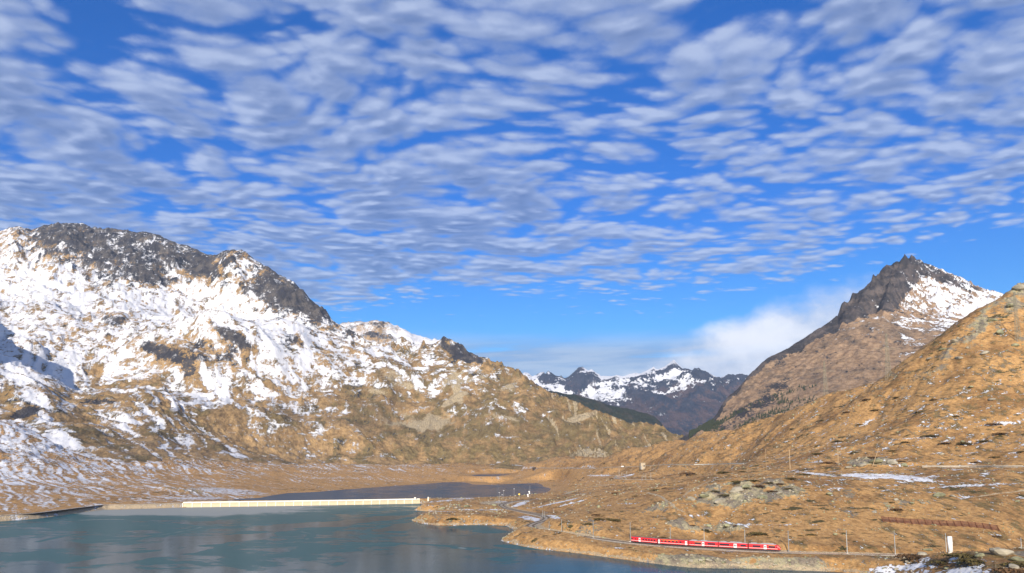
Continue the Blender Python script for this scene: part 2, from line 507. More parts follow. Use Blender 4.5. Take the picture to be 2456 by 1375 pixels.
# slope above the railway
for a in [(1330, 1240, 640), (1340, 1225, 720), (1330, 1200, 880), (1360, 1170, 1200), (1400, 1262, 500), (1400, 1225, 580), (1400, 1188, 760), (1400, 1150, 1300), (1400, 1128, 1950),
          (1500, 1288, 480), (1500, 1250, 530), (1500, 1215, 600), (1500, 1175, 800), (1500, 1150, 1150), (1500, 1122, 1650), (1470, 1112, 2150),
          (1620, 1290, 455), (1620, 1245, 500), (1620, 1205, 555), (1620, 1172, 640), (1620, 1148, 830), (1620, 1120, 1350), (1620, 1085, 1550),
          (1800, 1298, 435), (1800, 1250, 478), (1800, 1205, 520), (1800, 1165, 570), (1800, 1140, 680), (1780, 1112, 1100), (1800, 1070, 1240),
          (1950, 1290, 430), (1950, 1235, 475), (1950, 1190, 520), (1950, 1150, 575), (1950, 1128, 680), (1950, 1080, 850), (1950, 1010, 1020),
          (2130, 1300, 420), (2130, 1240, 468), (2130, 1185, 520), (2130, 1148, 565), (2130, 1132, 640), (2130, 1070, 740), (2130, 980, 880),
          (2350, 1300, 408), (2350, 1240, 455), (2350, 1180, 510), (2350, 1132, 575), (2350, 1112, 630), (2350, 1030, 720), (2350, 940, 790), (2350, 830, 870),
          (2600, 1300, 395), (2600, 1180, 500), (2600, 1000, 680), (2600, 820, 850), (2900, 1300, 390), (2900, 1000, 680)]: cY(*a)
# skyline of the slope and what falls away behind it
CREST_A = [(1428, 1120, 2450), (1485, 1106, 2250), (1522, 1094, 2050), (1570, 1077, 1850), (1627, 1055, 1720), (1684, 1043, 1600), (1727, 1032, 1500), (1798, 1015, 1380), (1855, 993, 1280),
           (1912, 970, 1190), (1975, 957, 1130), (2034, 932, 1080), (2093, 917, 1050), (2131, 903, 1030), (2156, 878, 1010), (2207, 843, 990), (2270, 798, 970), (2304, 773, 960),
           (2355, 739, 960), (2388, 714, 965), (2422, 697, 975), (2456, 678, 985), (2600, 640, 1050), (2900, 600, 1150)]
for px, py, Y in CREST_A:
    cY(px, py, Y)
    t, s = ray(px, py)
    z = CAMZ + float(s) * Y
    cR(float(t), Y * 1.22, z - 0.10 * Y - 10)
for t, z in ((0.2, 0), (0.35, -60), (0.55, -60), (0.75, -60), (1.0, -60)):
    cR(t, 2900, z - 60)
# knoll in the right foreground
for a in [(2150, 1350, 325), (2215, 1324, 332), (2273, 1326, 326), (2340, 1322, 320), (2410, 1320, 316), (2456, 1318, 312), (2600, 1312, 305), (2260, 1350, 300), (2350, 1350, 295), (2456, 1350, 288), (2350, 1376, 268), (2230, 1376, 285), (2480, 1376, 262), (2300, 1480, 200), (2600, 1480, 190)]: cY(*a)
for px in (2200, 2300, 2400, 2500, 2650): cZ(px, 1334, 4.6)
# left shore
for a in [(0, 1226, 860), (0, 1195, 1000), (0, 1150, 1220), (0, 1100, 1450), (0, 1050, 1680), (0, 1000, 1980), (200, 1205, 1000), (200, 1170, 1260), (200, 1120, 1600), (200, 1075, 1950), (200, 1040, 2250), (-300, 1220, 850), (-300, 1100, 1350), (-300, 1000, 1900),
          (420, 1195, 1090), (420, 1165, 1400), (420, 1125, 1900), (420, 1090, 2300), (600, 1172, 1600), (600, 1140, 2000), (600, 1110, 2450),
          (800, 1163, 2000), (800, 1135, 2350), (800, 1112, 2750), (1000, 1150, 2400), (1000, 1130, 2600), (1000, 1113, 2900), (1180, 1150, 2350), (1180, 1128, 2750), (1180, 1115, 3000), (1320, 1150, 1900), (1300, 1130, 2350), (1300, 1118, 2700), (1400, 1116, 2600)]: cY(*a)
for px, z in ((440, 2), (560, -5), (700, -6), (850, -6), (1000, -4)): cZ(px, 1199, z)
for px, Y, z in ((-300, 2500, 0), (0, 2600, 0), (200, 2900, 0), (420, 3000, 0), (600, 3200, -20), (800, 3500, -30), (1000, 3600, -30), (1200, 3700, -30), (1380, 3500, -60)):
    cR(float(ray(px, 1100)[0]), Y, z)

CPA = np.array(CP)
TS = 1.6
_P = np.c_[CPA[:, 0] * TS, CPA[:, 1]]
_w = tps_fit(_P, CPA[:, 2], 2e-3)

t_in = np.arange(-0.695, 0.6951, 0.00132)
tl = -0.695 - np.cumsum(np.linspace(0.002, 0.02, 22)); tr = 0.695 + np.cumsum(np.linspace(0.002, 0.02, 22))
TA = np.r_[tl[::-1], t_in, tr]
YA = np.r_[np.geomspace(60, 250, 22, endpoint=False), np.geomspace(250, 640, 250, endpoint=False), np.geomspace(640, 1350, 230, endpoint=False), np.geomspace(1350, 3600, 190)]
T, Yg = np.meshgrid(TA, YA)
Xg = T * Yg
# the smooth base is evaluated coarsely and interpolated
cs = 4
Tc, Yc_ = np.meshgrid(TA[::cs].tolist() + [TA[-1]], YA[::cs].tolist() + [YA[-1]])
Zc = tps_eval(_P, _w, Tc * TS, np.log(Yc_))
ci = np.interp(T[0], Tc[0], np.arange(Tc.shape[1])); ri = np.interp(YA, Yc_[:, 0], np.arange(Tc.shape[0]))
c0 = np.clip(ci.astype(int), 0, Tc.shape[1] - 2); r0 = np.clip(ri.astype(int), 0, Tc.shape[0] - 2)
ac = (ci - c0)[None, :]; ar = (ri - r0)[:, None]
Z = (Zc[r0][:, c0] * (1 - ac) + Zc[r0][:, c0 + 1] * ac) * (1 - ar) + (Zc[r0 + 1][:, c0] * (1 - ac) + Zc[r0 + 1][:, c0 + 1] * ac) * ar
PXA, PYA = proj(T, (Z - CAMZ) / Yg)

d1_ = sdist(Xg, Yg, W1); d2_ = sdist(Xg, Yg, W2); d3_ = sdist(Xg, Yg, W3)
dtr, _al = seg_dist(Xg, Yg, TRACK)
dcw, _al2 = seg_dist(Xg, Yg, CAUSEWAY)

# relief noise
hill = sstep(Z, 6, 40)                                   # 0 on the flats, 1 on the slopes
awy = sstep(np.minimum(np.minimum(np.abs(d1_), np.abs(d2_)), dtr), 2, 26)
Xn, Yn = Xg + 25 * fbm(Xg / 90, Yg / 90, 2, 91), Yg + 25 * fbm(Xg / 90, Yg / 90, 2, 77)
R1 = fbm(Xn / 120, Yn / 120, 3, 5)
R2 = fbm(Xn / 30, Yn / 38, 3, 9)
R3 = fbm(Xg / 8, Yg / 9, 3, 21)
RR = ridged(Xn / 55, Yn / 55, 4, 33)
rockn = fbm(Xn / 60, Yn / 60, 3, 51)
# rocky places
wn_ = 0.35 * fbm(Xg / 18, Yg / 18, 3, 41)
rockA = np.zeros_like(Z)
for (cx, cy_, rx, ry, rot, k) in [(1790, 1192, 130, 24, 6, .8), (1640, 1210, 95, 13, 10, .55), (1700, 1268, 95, 13, -4, .75), (1610, 1262, 45, 8, 20, .5), (1420, 1262, 45, 14, 0, .35), (1665, 1346, 95, 13, -4, 1.5), (1830, 1345, 150, 9, 0, .8), (1780, 1170, 110, 10, 8, .6),
                                  (2100, 1112, 75, 9, 0, .7), (2000, 1190, 70, 22, 10, .35), (2330, 800, 110, 18, 42, .6), (2400, 745, 80, 22, 30, .6), (2260, 870, 110, 12, 30, .4), (2440, 690, 50, 18, 0, .8), (2430, 800, 60, 30, 0, .4), (2170, 1215, 100, 10, 0, .4), (2060, 1230, 60, 12, 0, .3),
                                  (2350, 1345, 160, 16, 0, .3), (2440, 1330, 60, 9, 0, .5), (1100, 1218, 40, 6, 0, .45), (1130, 1222, 80, 7, 0, .35), (1060, 1237, 70, 8, 0, .3), (450, 1180, 70, 6, -6, .5), (30, 1150, 60, 8, 0, .3), (60, 1085, 60, 16, 20, .4),
                                  (1285, 1262, 40, 8, 0, .3)]:
    rockA = np.maximum(rockA, k * blob(PXA, PYA, cx, cy_, rx, ry, rot, 0.45, wn_))
rockA = rockA * (0.55 + 0.75 * sstep(fbm(Xg / 22, Yg / 26, 4, 47), -0.25, 0.2))
rockA = rockA + 0.30 * hill * sstep(rockn, 0.12, 0.45)
amp = awy * (0.35 + 0.65 * hill) * np.clip(Yg / 600, 0.5, 2.2)
Zn = Z + amp * (4.2 * R1 * sstep(Yg, 200, 900) + 2.0 * R2 + 0.62 * R3) * (0.55 + 0.6 * sstep(Z, 10, 80))
Zn += awy * rockA * (3.4 * RR + 2.2 * ridged(Xg / 11, Yg / 11, 3, 61)) * np.clip(Yg / 500, 0.6, 1.5)
flat = 1 - hill
Zn += awy * flat * sstep(Yg, 1200, 1700) * (1.8 * R1 + 0.5)
# track bed and causeway
tr_w = sstep(dtr, 12.0, 2.9)
Zn = Zn * (1 - tr_w) + (TRZ - 0.35) * tr_w
cw_w = sstep(dcw, 9.0, 2.6)
Zn = Zn * (1 - cw_w) + 4.5 * cw_w
# lakes: banks rise from the water, beds fall away
def carve(Zi, d, lev, k, wob):
    dd = d + wob
    land = lev + 0.12 + np.clip(dd, 0, None) * k
    low = Zi < lev + 0.5
    Zo = np.where(dd > 0, np.minimum(np.maximum(Zi, lev + 0.12 + np.clip(dd, 0, 8) * 0.12), land), lev - np.clip(-dd, 0, 12) * 0.35 - 0.05)
    return Zo
wob = 0.9 * R3 + 0.5 * fbm(Xg / 3, Yg / 3, 2, 71)
nearl1 = 1.0
near1 = sstep(d1_, 60, 40) * nearl1
Z1 = carve(Zn, d1_, LEV1, 0.62, wob)
Zn = Zn * (1 - near1) + Z1 * near1
n2 = sstep(d2_, 80, 50)
Zn = Zn * (1 - n2) + carve(Zn, d2_, LEV2, 0.12, wob * 1.5) * n2
n3 = sstep(d3_, 60, 40)
Zn = Zn * (1 - n3) + carve(Zn, d3_, LEV3, 0.06, wob * 1.5) * n3
# behind the dam the ground is low
DAM_PX = [(438, 1217.5), (700, 1213.5), (860, 1211), (1008, 1208)]
DAM = [tuple(float(v) for v in on_level(px, py, 0.0)) for px, py in DAM_PX]
ddam, _ = seg_dist(Xg, Yg, DAM)
bh = sstep(ddam, 40, 10) * (d1_ > 0) * (T < (DAM[-1][0] - 4) / DAM[-1][1]) * (T > (DAM[0][0] + 4) / DAM[0][1])
Zn = Zn * (1 - bh) + np.minimum(Zn, -1.5) * bh

PXA, PYA = proj(T, (Zn - CAMZ) / Yg)
# ---------------- masks
def px_path(pts, lift=0):
    """photo pixels -> ground positions by marching the grid"""
    return [hit(px, py)[:2] for px, py in pts]

S_A = (Zn - CAMZ) / Yg
def column(t):
    fi = np.interp(t, TA, np.arange(len(TA))); i = min(int(fi), len(TA) - 2); a = fi - i
    return Zn[:, i] * (1 - a) + Zn[:, i + 1] * a
def ground_z(x, y):
    t = x / y
    return float(np.interp(y, YA, column(t)))
def hit(px, py, ymin=62.0):
    """where the line of sight through a photo pixel meets the near land"""
    t, s = ray(px, py); t, s = float(t), float(s)
    zc = column(t); sc = (zc - CAMZ) / YA
    k = np.where((sc >= s) & (YA > ymin))[0]
    if len(k) == 0:
        # above the skyline: take the skyline itself
        j = int(np.argmax(np.where(YA > ymin, sc, -9)))
        return t * YA[j], float(YA[j]), float(zc[j])
    j = int(k[0])
    if j == 0: return t * YA[0], float(YA[0]), float(zc[0])
    a = (s - sc[j - 1]) / (sc[j] - sc[j - 1] + 1e-12)
    y = YA[j - 1] + a * (YA[j] - YA[j - 1])
    return t * y, float(y), float(np.interp(y, YA, zc))

def resample(pts, step):
    P_ = np.array(pts, float); d = np.r_[0, np.cumsum(np.hypot(*(P_[1:] - P_[:-1]).T))]
    s_ = np.arange(0, d[-1], step)
    return [tuple(v) for v in np.c_[np.interp(s_, d, P_[:, 0]), np.interp(s_, d, P_[:, 1])]]
def ground_line(pts, step=4.0, k=4):
    c_ = [tuple(p) for p in crom([hit(a, b)[:2] for a, b in pts], k)]
    return resample(c_, step)
def smooth_z(line, n=9):
    z_ = np.array([ground_z(*p) for p in line]); n = min(n, len(z_) // 2 * 2 - 1); kk = np.ones(n) / n
    return np.convolve(np.pad(z_, n // 2, mode='edge'), kk, 'valid')
# the far road and the upper loop of the line are cut level into the ground
ROAD = ground_line([(1290, 1122), (1380, 1122.5), (1456, 1122), (1510, 1121), (1545, 1119), (1590, 1116.5), (1640, 1115), (1700, 1112.5), (1790, 1109.5)], 8.0)
ROADZ = smooth_z(ROAD, 51)
LOOP = ground_line([(1516, 1133), (1496, 1138), (1480, 1142), (1477, 1145), (1487, 1148), (1513, 1150), (1568, 1152)], 4.0)
LOOPZ = smooth_z(LOOP, 41)
for line, lz_, w_, step in ((ROAD, ROADZ, 9.0, 8.0), (LOOP, LOOPZ, 6.0, 4.0)):
    L_ = np.array(line); m_ = (Xg > L_[:, 0].min() - 60) & (Xg < L_[:, 0].max() + 60) & (Yg > L_[:, 1].min() - 60) & (Yg < L_[:, 1].max() + 60)
    dd, al = seg_dist(Xg[m_], Yg[m_], line)
    zt = np.interp(al / step, np.arange(len(lz_)), lz_)
    w2 = sstep(dd, w_ * 3, w_)
    Zn[m_] = Zn[m_] * (1 - w2) + zt * w2
# snow cover of the near land
xs = [-300, 0, 140, 280, 420, 560, 700, 840, 1000, 1200, 1400, 1600, 1800, 2000, 2200, 2456, 2700]
ys = [640, 800, 900, 1000, 1060, 1110, 1150, 1190, 1240, 1300, 1340, 1375]
tab = [[.0] * 12 + [.02, .02, .02, .02, .02],
       [.4, .4, .4, .4, .3, .2, .1, .0, .0, .0, .0, .0, .02, .05, .06, .06, .06],
       [.4, .4, .4, .4, .3, .3, .3, .2, .1, .0, .0, .0, .05, .08, .10, .10, .10],
       [.5, .50, .46, .42, .40, .40, .4, .3, .1, .05, .04, .04, .07, .14, .17, .18, .18],
       [.5, .50, .50, .46, .38, .30, .3, .3, .1, .05, .04, .06, .10, .16, .18, .22, .22],
       [.5, .46, .42, .34, .28, .20, .20, .28, .22, .10, .06, .08, .14, .20, .18, .20, .2],
       [.4, .42, .40, .34, .26, .16, .10, .10, .10, .12, .10, .08, .16, .20, .22, .18, .2],
       [.4, .44, .40, .34, .40, .34, .05, .02, .05, .10, .10, .06, .06, .08, .08, .08, .08],
       [.4, .30, .20, .10, .05, .05, .05, .05, .08, .10, .06, .03, .03, .03, .03, .03, .03],
       [.0, .0, .0, .0, .0, .0, .0, .0, .0, .0, .02, .02, .02, .02, .02, .04, .05],
       [.0, .0, .0, .0, .0, .0, .0, .0, .0, .0, .0, .0, .0, .02, .12, .18, .1],
       [.0, .0, .0, .0, .0, .0, .0, .0, .0, .0, .0, .0, .0, .15, .42, .30, .1]]
cov = table(PXA, PYA, xs, ys, tab)
# streaks: across the slope on the right, down the gullies on the left
stk_r = fbm(Xg / 26 + Yg / 60, Yg / 7.5 - Xg / 60, 4, 101)
ga = math.radians(-28)
u_ = (Yg - 0.85 * Xg) / 1.31; v_ = (Xg + 0.85 * Yg) / 1.31
wr = 26 * fbm(Xg / 200, Yg / 200, 2, 88)
stk_l = 1.1 * fbm((u_ + wr) / 150, (v_ + wr) / 8.0, 3, 111) + 0.5 * fbm(Xg / 70, Yg / 60, 4, 113) + 0.25 * fbm(Xg / 9, Yg / 22, 3, 115)
lft = sstep(PXA, 1300, 900)
stk = stk_r * (1 - lft) + stk_l * lft
snow = 0.5 + 1.45 * (cov - 0.5) + 0.16 * lft * sstep(PYA, 1190, 1120) + 0.80 * stk + 0.22 * fbm(Xg / 14, Yg / 14, 2, 131) - 0.10 * (R2)
for (cx, cy_, rx, ry, rot, k) in [(2120, 1143, 100, 6, -2, .9), (2190, 1150, 90, 4, -4, .7), (2330, 1165, 110, 3, 3, .6), (1960, 1137, 50, 2.5, -6, .8), (2400, 1016, 60, 4, 6, .7), (2215, 1050, 60, 3, 4, .6), (2010, 1063, 30, 2, 3, .5), (1760, 1256, 45, 4, -12, .6),
                                  (1850, 1259, 110, 1.3, 0, .55), (1500, 1208, 30, 2, 0, .5), (2150, 1362, 75, 7, 5, .7), (2290, 1345, 16, 8, 20, .7), (2340, 1366, 40, 9, 0, .6), (2210, 1342, 40, 4, 10, .55), (1248, 1209, 22, 4, 20, .85), (1325, 1240, 22, 4, -10, .8),
                                  (1275, 1244, 28, 5, -10, .8), (1345, 1204, 50, 1.5, 12, .75), (1370, 1208, 40, 1.5, 14, .7), (1205, 1204, 20, 2, 0, .6), (1500, 1142, 30, 2, 12, .7), (1440, 1141, 34, 1.5, 0, .7), (1250, 1122, 50, 3, 0, .5), (1390, 1118, 60, 1.5, 0, .6), (1110, 1196, 30, 1.3, 0, .7), (1060, 1202, 60, 2, 4, .5),
                                  (545, 1178, 90, 7, -4, .6), (480, 1195, 60, 3, 0, .6), (1150, 1223, 60, 1.6, 0, .6), (1063, 1227, 40, 1.4, 0, .5), (780, 1147, 90, 2, 0, .4), (1200, 1205, 8, 2, 0, .4)]:
    snow = np.maximum(snow, k * blob(PXA, PYA, cx, cy_, rx, ry, rot, 0.4, wn_))
# scree / path / banks
scree = np.zeros_like(Z)
bank1 = sstep(np.abs(d1_ - 1.0 - 0.6 * wob - 2.5 * fbm(Xg / 22, Yg / 22, 3, 143)), 3.4, 0.6) * (d1_ > -3)
scree = np.maximum(scree, bank1 * 0.60)
scree = np.maximum(scree, sstep(dcw, 13, 8) * 0.85)
scree = np.maximum(scree, sstep(dtr, 7.5, 4.2))

scree = np.maximum(scree, 0.85 * blob(PXA, PYA, 1190, 1206, 40, 4.5, 0, 0.3, wn_))
scree = np.maximum(scree, 0.42 * blob(PXA, PYA, 1235, 1266, 60, 10, 0, 0.4, wn_))
for pts, w_, k in [([(1356, 1185), (1372, 1179), (1389, 1174), (1422, 1168), (1466, 1163)], 4.5, .8), ([(1160, 1223), (1175, 1225), (1190, 1232)], 1.6, .7),
                   ([(1552, 1182), (1575, 1188), (1620, 1218), (1640, 1228)], 1.1, .8), ([(2300, 1196), (2350, 1191), (2400, 1183), (2456, 1176)], 1.3, .7),
                   ([(1640, 1190), (1680, 1165), (1720, 1150), (1800, 1140), (1900, 1134)], 1.6, .6)]:
    pw_ = px_path(pts)
    m_ = (np.abs(PXA - pts[len(pts) // 2][0]) < 260)
    dd = np.full(Z.shape, 1e3)
    dsub, _ = seg_dist(Xg[m_], Yg[m_], pw_); dd[m_] = dsub
    scree = np.maximum(scree, k * sstep(dd, w_ * 1.5, w_ * 0.6))
snow = np.maximum(snow, (0.46 + 0.25 * fbm(Xg / 14, Yg / 30, 2, 141)) * sstep(np.abs(d1_ - 0.3), 0.9, 0.2) * (PXA < 1330) * (PXA > 950))
snow = np.where(scree > 0.8, snow * 0.7, snow)
# colour of the grass: straw on the flats and banks, browner and greener higher up
tone = 0.30 + 0.25 * R1 + 0.10 * sstep(PXA, 1500, 2300) + 0.30 * lft * sstep(Z, 20, 120) - 0.25 * flat * sstep(Yg, 1100, 1600)
tone = tone - 0.2 * sstep(d1_, 35, 5) * (d1_ > 0)
tone += 0.40 * blob(PXA, PYA, 2360, 1350, 170, 22, 0, 0.4, wn_)

M_near = terrain_mat('dry_alpine_turf', 1.15, (0.45, 0.266, 0.108), (0.27, 0.150, 0.060), (0.185, 0.130, 0.055), (0.42, 0.37, 0.22), (0.22, 0.18, 0.135), (0.50, 0.39, 0.25), 0.10, scrub=0.35, scrub_col=(0.075, 0.060, 0.022), bump=1.0, speck=0.40)
keepA = ~((d1_ < -14) | (d2_ < -40))
ground = grid_mesh('ground', Xg, Yg, Zn, {'snow': snow, 'rock': rockA, 'tone': tone, 'scree': scree}, M_near, keepA)

# ---------------------------------------------------------------- lakes
def lake(name, poly, d, lev, mat, attrs, ext, step=1):
    k = d < ext
    return grid_mesh(name, Xg, Yg, np.full_like(Z, lev), attrs, mat, k)

def ice_mat(name, open_c, ice_c, deep_r, ice_r):
    mt = bpy.data.materials.new(name); mt.use_nodes = True
    q = NT(mt.node_tree); bs = q.n['Principled BSDF']
    geo = q.node('ShaderNodeNewGeometry'); pos = geo.outputs['Position']
    pf = q.vm('MULTIPLY', pos, (0.55, 1.0, 1.0))
    nw = q.noise(pf, 0.05, 6, 0.6, dist=0.6)
    nf = q.noise(pf, 0.5, 5, 0.65)
    ic = q.m('ADD', q.attr('ice'), q.m('ADD', q.m('MULTIPLY', q.m('SUBTRACT', nw, 0.5), 0.75), q.m('MULTIPLY', q.m('SUBTRACT', nf, 0.5), 0.35)))
    f1 = q.ss(ic, 0.36, 0.58)
    f2 = q.ss(ic, 0.86, 1.15)
    c = q.mix(f1, open_c, ice_c)
    c = q.mix(f2, c, (0.27, 0.29, 0.28))
    q.put(bs.inputs['Base Color'], c)
    q.put(bs.inputs['Roughness'], q.m('MULTIPLY_ADD', f1, ice_r - deep_r, deep_r))
    q.put(bs.inputs['IOR'], 1.33)
    q.put(bs.inputs['Specular IOR Level'], q.m('MULTIPLY_ADD', f1, -0.15, 0.20))
    bmp = q.node('ShaderNodeBump')
    rip = q.noise(pos, 1.1, 4, 0.6)
    q.put(bmp.inputs['Height'], q.m('ADD', q.m('MULTIPLY', rip, 0.5), q.m('MULTIPLY', nw, 2.0))); q.put(bmp.inputs['Strength'], 0.10); q.put(bmp.inputs['Distance'], 0.5)
    q.l.new(bmp.outputs[0], bs.inputs['Normal'])
    # turbid water and frosted ice send light back without a mirror image
    df = q.node('ShaderNodeBsdfDiffuse'); q.put(df.inputs[0], c)
    mx = q.node('ShaderNodeMixShader'); q.put(mx.inputs[0], q.m('ADD', q.m('MULTIPLY_ADD', f1, 0.24, 0.36), q.m('MULTIPLY', f2, 0.25)))
    q.l.new(bs.outputs[0], mx.inputs[1]); q.l.new(df.outputs[0], mx.inputs[2])
    q.l.new(mx.outputs[0], q.n['Material Output'].inputs[0])
    return mt

px0, py0 = proj(T, (LEV1 - CAMZ) / Yg)
wl = fbm(px0 / 160, py0 / 26, 4, 201)
wl2 = fbm(px0 / 70, py0 / 9, 3, 211)
ice = 0.52 + 0.30 * wl + 0.12 * wl2
ice += 0.85 * sstep(py0, 1252, 1226) * sstep(px0, 900, 450) * sstep(px0, 130, 230) + 0.3 * sstep(py0, 1240, 1216) * sstep(px0, 1050, 700)
ice -= 0.22 * sstep(px0 + (py0 - 1250) * 1.2, 900, 1150)
ice -= 0.30 * sstep(py0, 1345, 1380) * 0.8
for (cx, cy_, rx, ry, rot, k) in [(510, 1297, 130, 9, 6, -.75), (330, 1335, 210, 7, 7, -.6), (700, 1262, 90, 6, 5, -.5), (860, 1250, 150, 5, 6, -.4), (980, 1262, 70, 8, 8, -.45), (900, 1350, 90, 14, 4, -.4), (1150, 1270, 70, 8, -5, .25), (1255, 1313, 60, 5, -3, .55), (1120, 1315, 40, 2, 0, .4),
                                  (330, 1262, 110, 7, 0, .16), (60, 1300, 120, 14, 0, -.15), (1090, 1262, 70, 6, -3, .12), (1750, 1372, 400, 10, 0, -.5), (1560, 1365, 180, 8, -8, -.5)]:
    ice += k * blob(px0, py0, cx, cy_, rx, ry, rot, 0.35, 0.45 * wl + 0.3 * wl2)
for pts in [[(190, 1248), (290, 1246), (400, 1254), (470, 1262), (478, 1266), (430, 1276), (340, 1290), (250, 1296)], [(820, 1309), (900, 1305), (1010, 1306), (1090, 1312), (1130, 1319)], [(880, 1262), (760, 1268), (720, 1274), (748, 1283), (735, 1294)], [(90, 1300), (180, 1282), (310, 1278)]]:
    w0 = [tuple(float(v) for v in on_level(a, b, 0)) for a, b in [tuple(p) for p in crom(pts, 4)]]
    m_ = (Yg > 260) & (Yg < 900) & (Xg < 60) & (d1_ < 5)
    dd = np.full(Z.shape, 1e3); dsub, _ = seg_dist(Xg[m_], Yg[m_], w0); dd[m_] = dsub
    ice += 0.34 * sstep(dd + 1.2 * wl2, 3.6, 1.0)
M_l1 = ice_mat('half_frozen_lake', (0.003, 0.058, 0.092), (0.034, 0.105, 0.120), 0.07, 0.20)
M_l2 = ice_mat('dark_lake', (0.030, 0.070, 0.130), (0.060, 0.090, 0.130), 0.12, 0.22)
dam_side = (Yg > 700) & (Xg < DAM[-1][0])
lake('lake_water', W1, np.where(dam_side, d1_ + 3.0, d1_), LEV1, M_l1, {'ice': ice}, 3.5)
lake('lake_water', W2, d2_, LEV2, M_l2, {'ice': 0.42 + 0.2 * wl + 0.35 * sstep(px0, 950, 700)}, 8)
lake('pond_water', W3, d3_, LEV3, M_l2, {'ice': 0.5 + 0.2 * wl}, 10)

# ---------------------------------------------------------------- mountains (lofted through their own crest and shoulder lines)
def pchip_rows(vals, pos):
    """monotone cubic through vals[k] (k, cols) at unit spacing, sampled at pos"""
    v = np.array(vals); K = v.shape[0]
    dl = v[1:] - v[:-1]
    m_ = np.zeros_like(v)
    m_[0] = dl[0]; m_[-1] = dl[-1]
    a, b = dl[:-1], dl[1:]
    with np.errstate(divide='ignore', invalid='ignore'):
        h = 2 * a * b / (a + b)
    m_[1:-1] = np.where(a * b > 0, h, 0)
    out = []
    for p in pos:
        i = min(int(p), K - 2); u = p - i
        out.append((2 * u ** 3 - 3 * u * u + 1) * v[i] + (u ** 3 - 2 * u * u + u) * m_[i] + (-2 * u ** 3 + 3 * u * u) * v[i + 1] + (u ** 3 - u * u) * m_[i + 1])
    return np.array(out)

def loft(curves, tcols, rows):
    """curves: lists of (px, py, Y); rows: count per gap"""
    S_, Y_ = [], []
    for c in curves:
        c = np.array(c, float)
        t, s = ray(c[:, 0], c[:, 1])
        S_.append(np.interp(tcols, t, s)); Y_.append(np.interp(tcols, t, c[:, 2]))
    pos = []
    for i, n in enumerate(rows):
        pos += list(i + np.arange(n) / n)
    pos.append(len(rows))
    Ym = pchip_rows(Y_, pos)
    Zm = pchip_rows([CAMZ + s * y for s, y in zip(S_, Y_)], pos)
    Tm = np.tile(tcols, (len(pos), 1))
    return Tm, Tm * Ym, Ym, Zm, np.array(pos)[:, None]

def smooth_curve(c, k=6):
    return [tuple(p) for p in crom(c, k)]

# ---- the big massif on the left
SIL_B = [(-420, 590, 5200), (-200, 570, 5200), (-60, 562, 5200), (0, 560, 5200), (22, 552, 5200), (45, 549, 5200), (62, 556, 5200), (75, 562, 5200), (100, 552, 5250), (118, 547, 5300), (140, 540, 5300), (165, 538, 5300), (185, 538, 5300), (210, 542, 5300), (235, 553, 5300),
         (262, 556, 5300), (300, 560, 5300), (330, 563, 5250), (360, 565, 5200), (385, 572, 5200), (400, 580, 5200), (425, 587, 5150), (450, 592, 5100), (470, 602, 5050), (490, 612, 5000), (502, 616, 4950), (518, 615, 4850), (530, 610, 4800), (541, 604, 4750), (555, 600, 4700), (572, 600, 4700),
         (588, 603, 4700), (600, 613, 4700), (620, 632, 4700), (645, 643, 4650), (665, 655, 4600), (685, 668, 4600), (700, 677, 4550), (718, 692, 4550), (735, 710, 4500), (752, 728, 4500), (770, 745, 4450), (785, 756, 4450), (797, 772, 4400), (812, 782, 4400), (830, 790, 4350), (855, 805, 4300),
         (880, 822, 4300), (900, 825, 4280), (920, 828, 4250), (940, 823, 4250), (960, 821, 4200), (985, 824, 4200), (1000, 824, 4200), (1020, 828, 4200), (1040, 827, 4200), (1062, 824, 4200), (1080, 823, 4200), (1096, 827, 4150), (1110, 835, 4150), (1122, 845, 4100), (1135, 851, 4100), (1150, 858, 4050),
         (1170, 868, 4000), (1200, 878, 3950), (1240, 893, 3850), (1265, 905, 3800), (1290, 925, 3750), (1310, 936, 3700), (1330, 945, 3650), (1360, 954, 3600), (1390, 965, 3550), (1420, 978, 3500), (1450, 990, 3450), (1485, 1000, 3400), (1520, 1010, 3360), (1545, 1017, 3330), (1570, 1025, 3300), (1600, 1035, 3270), (1630, 1046, 3250), (1700, 1068, 3200), (1800, 1090, 3150)]
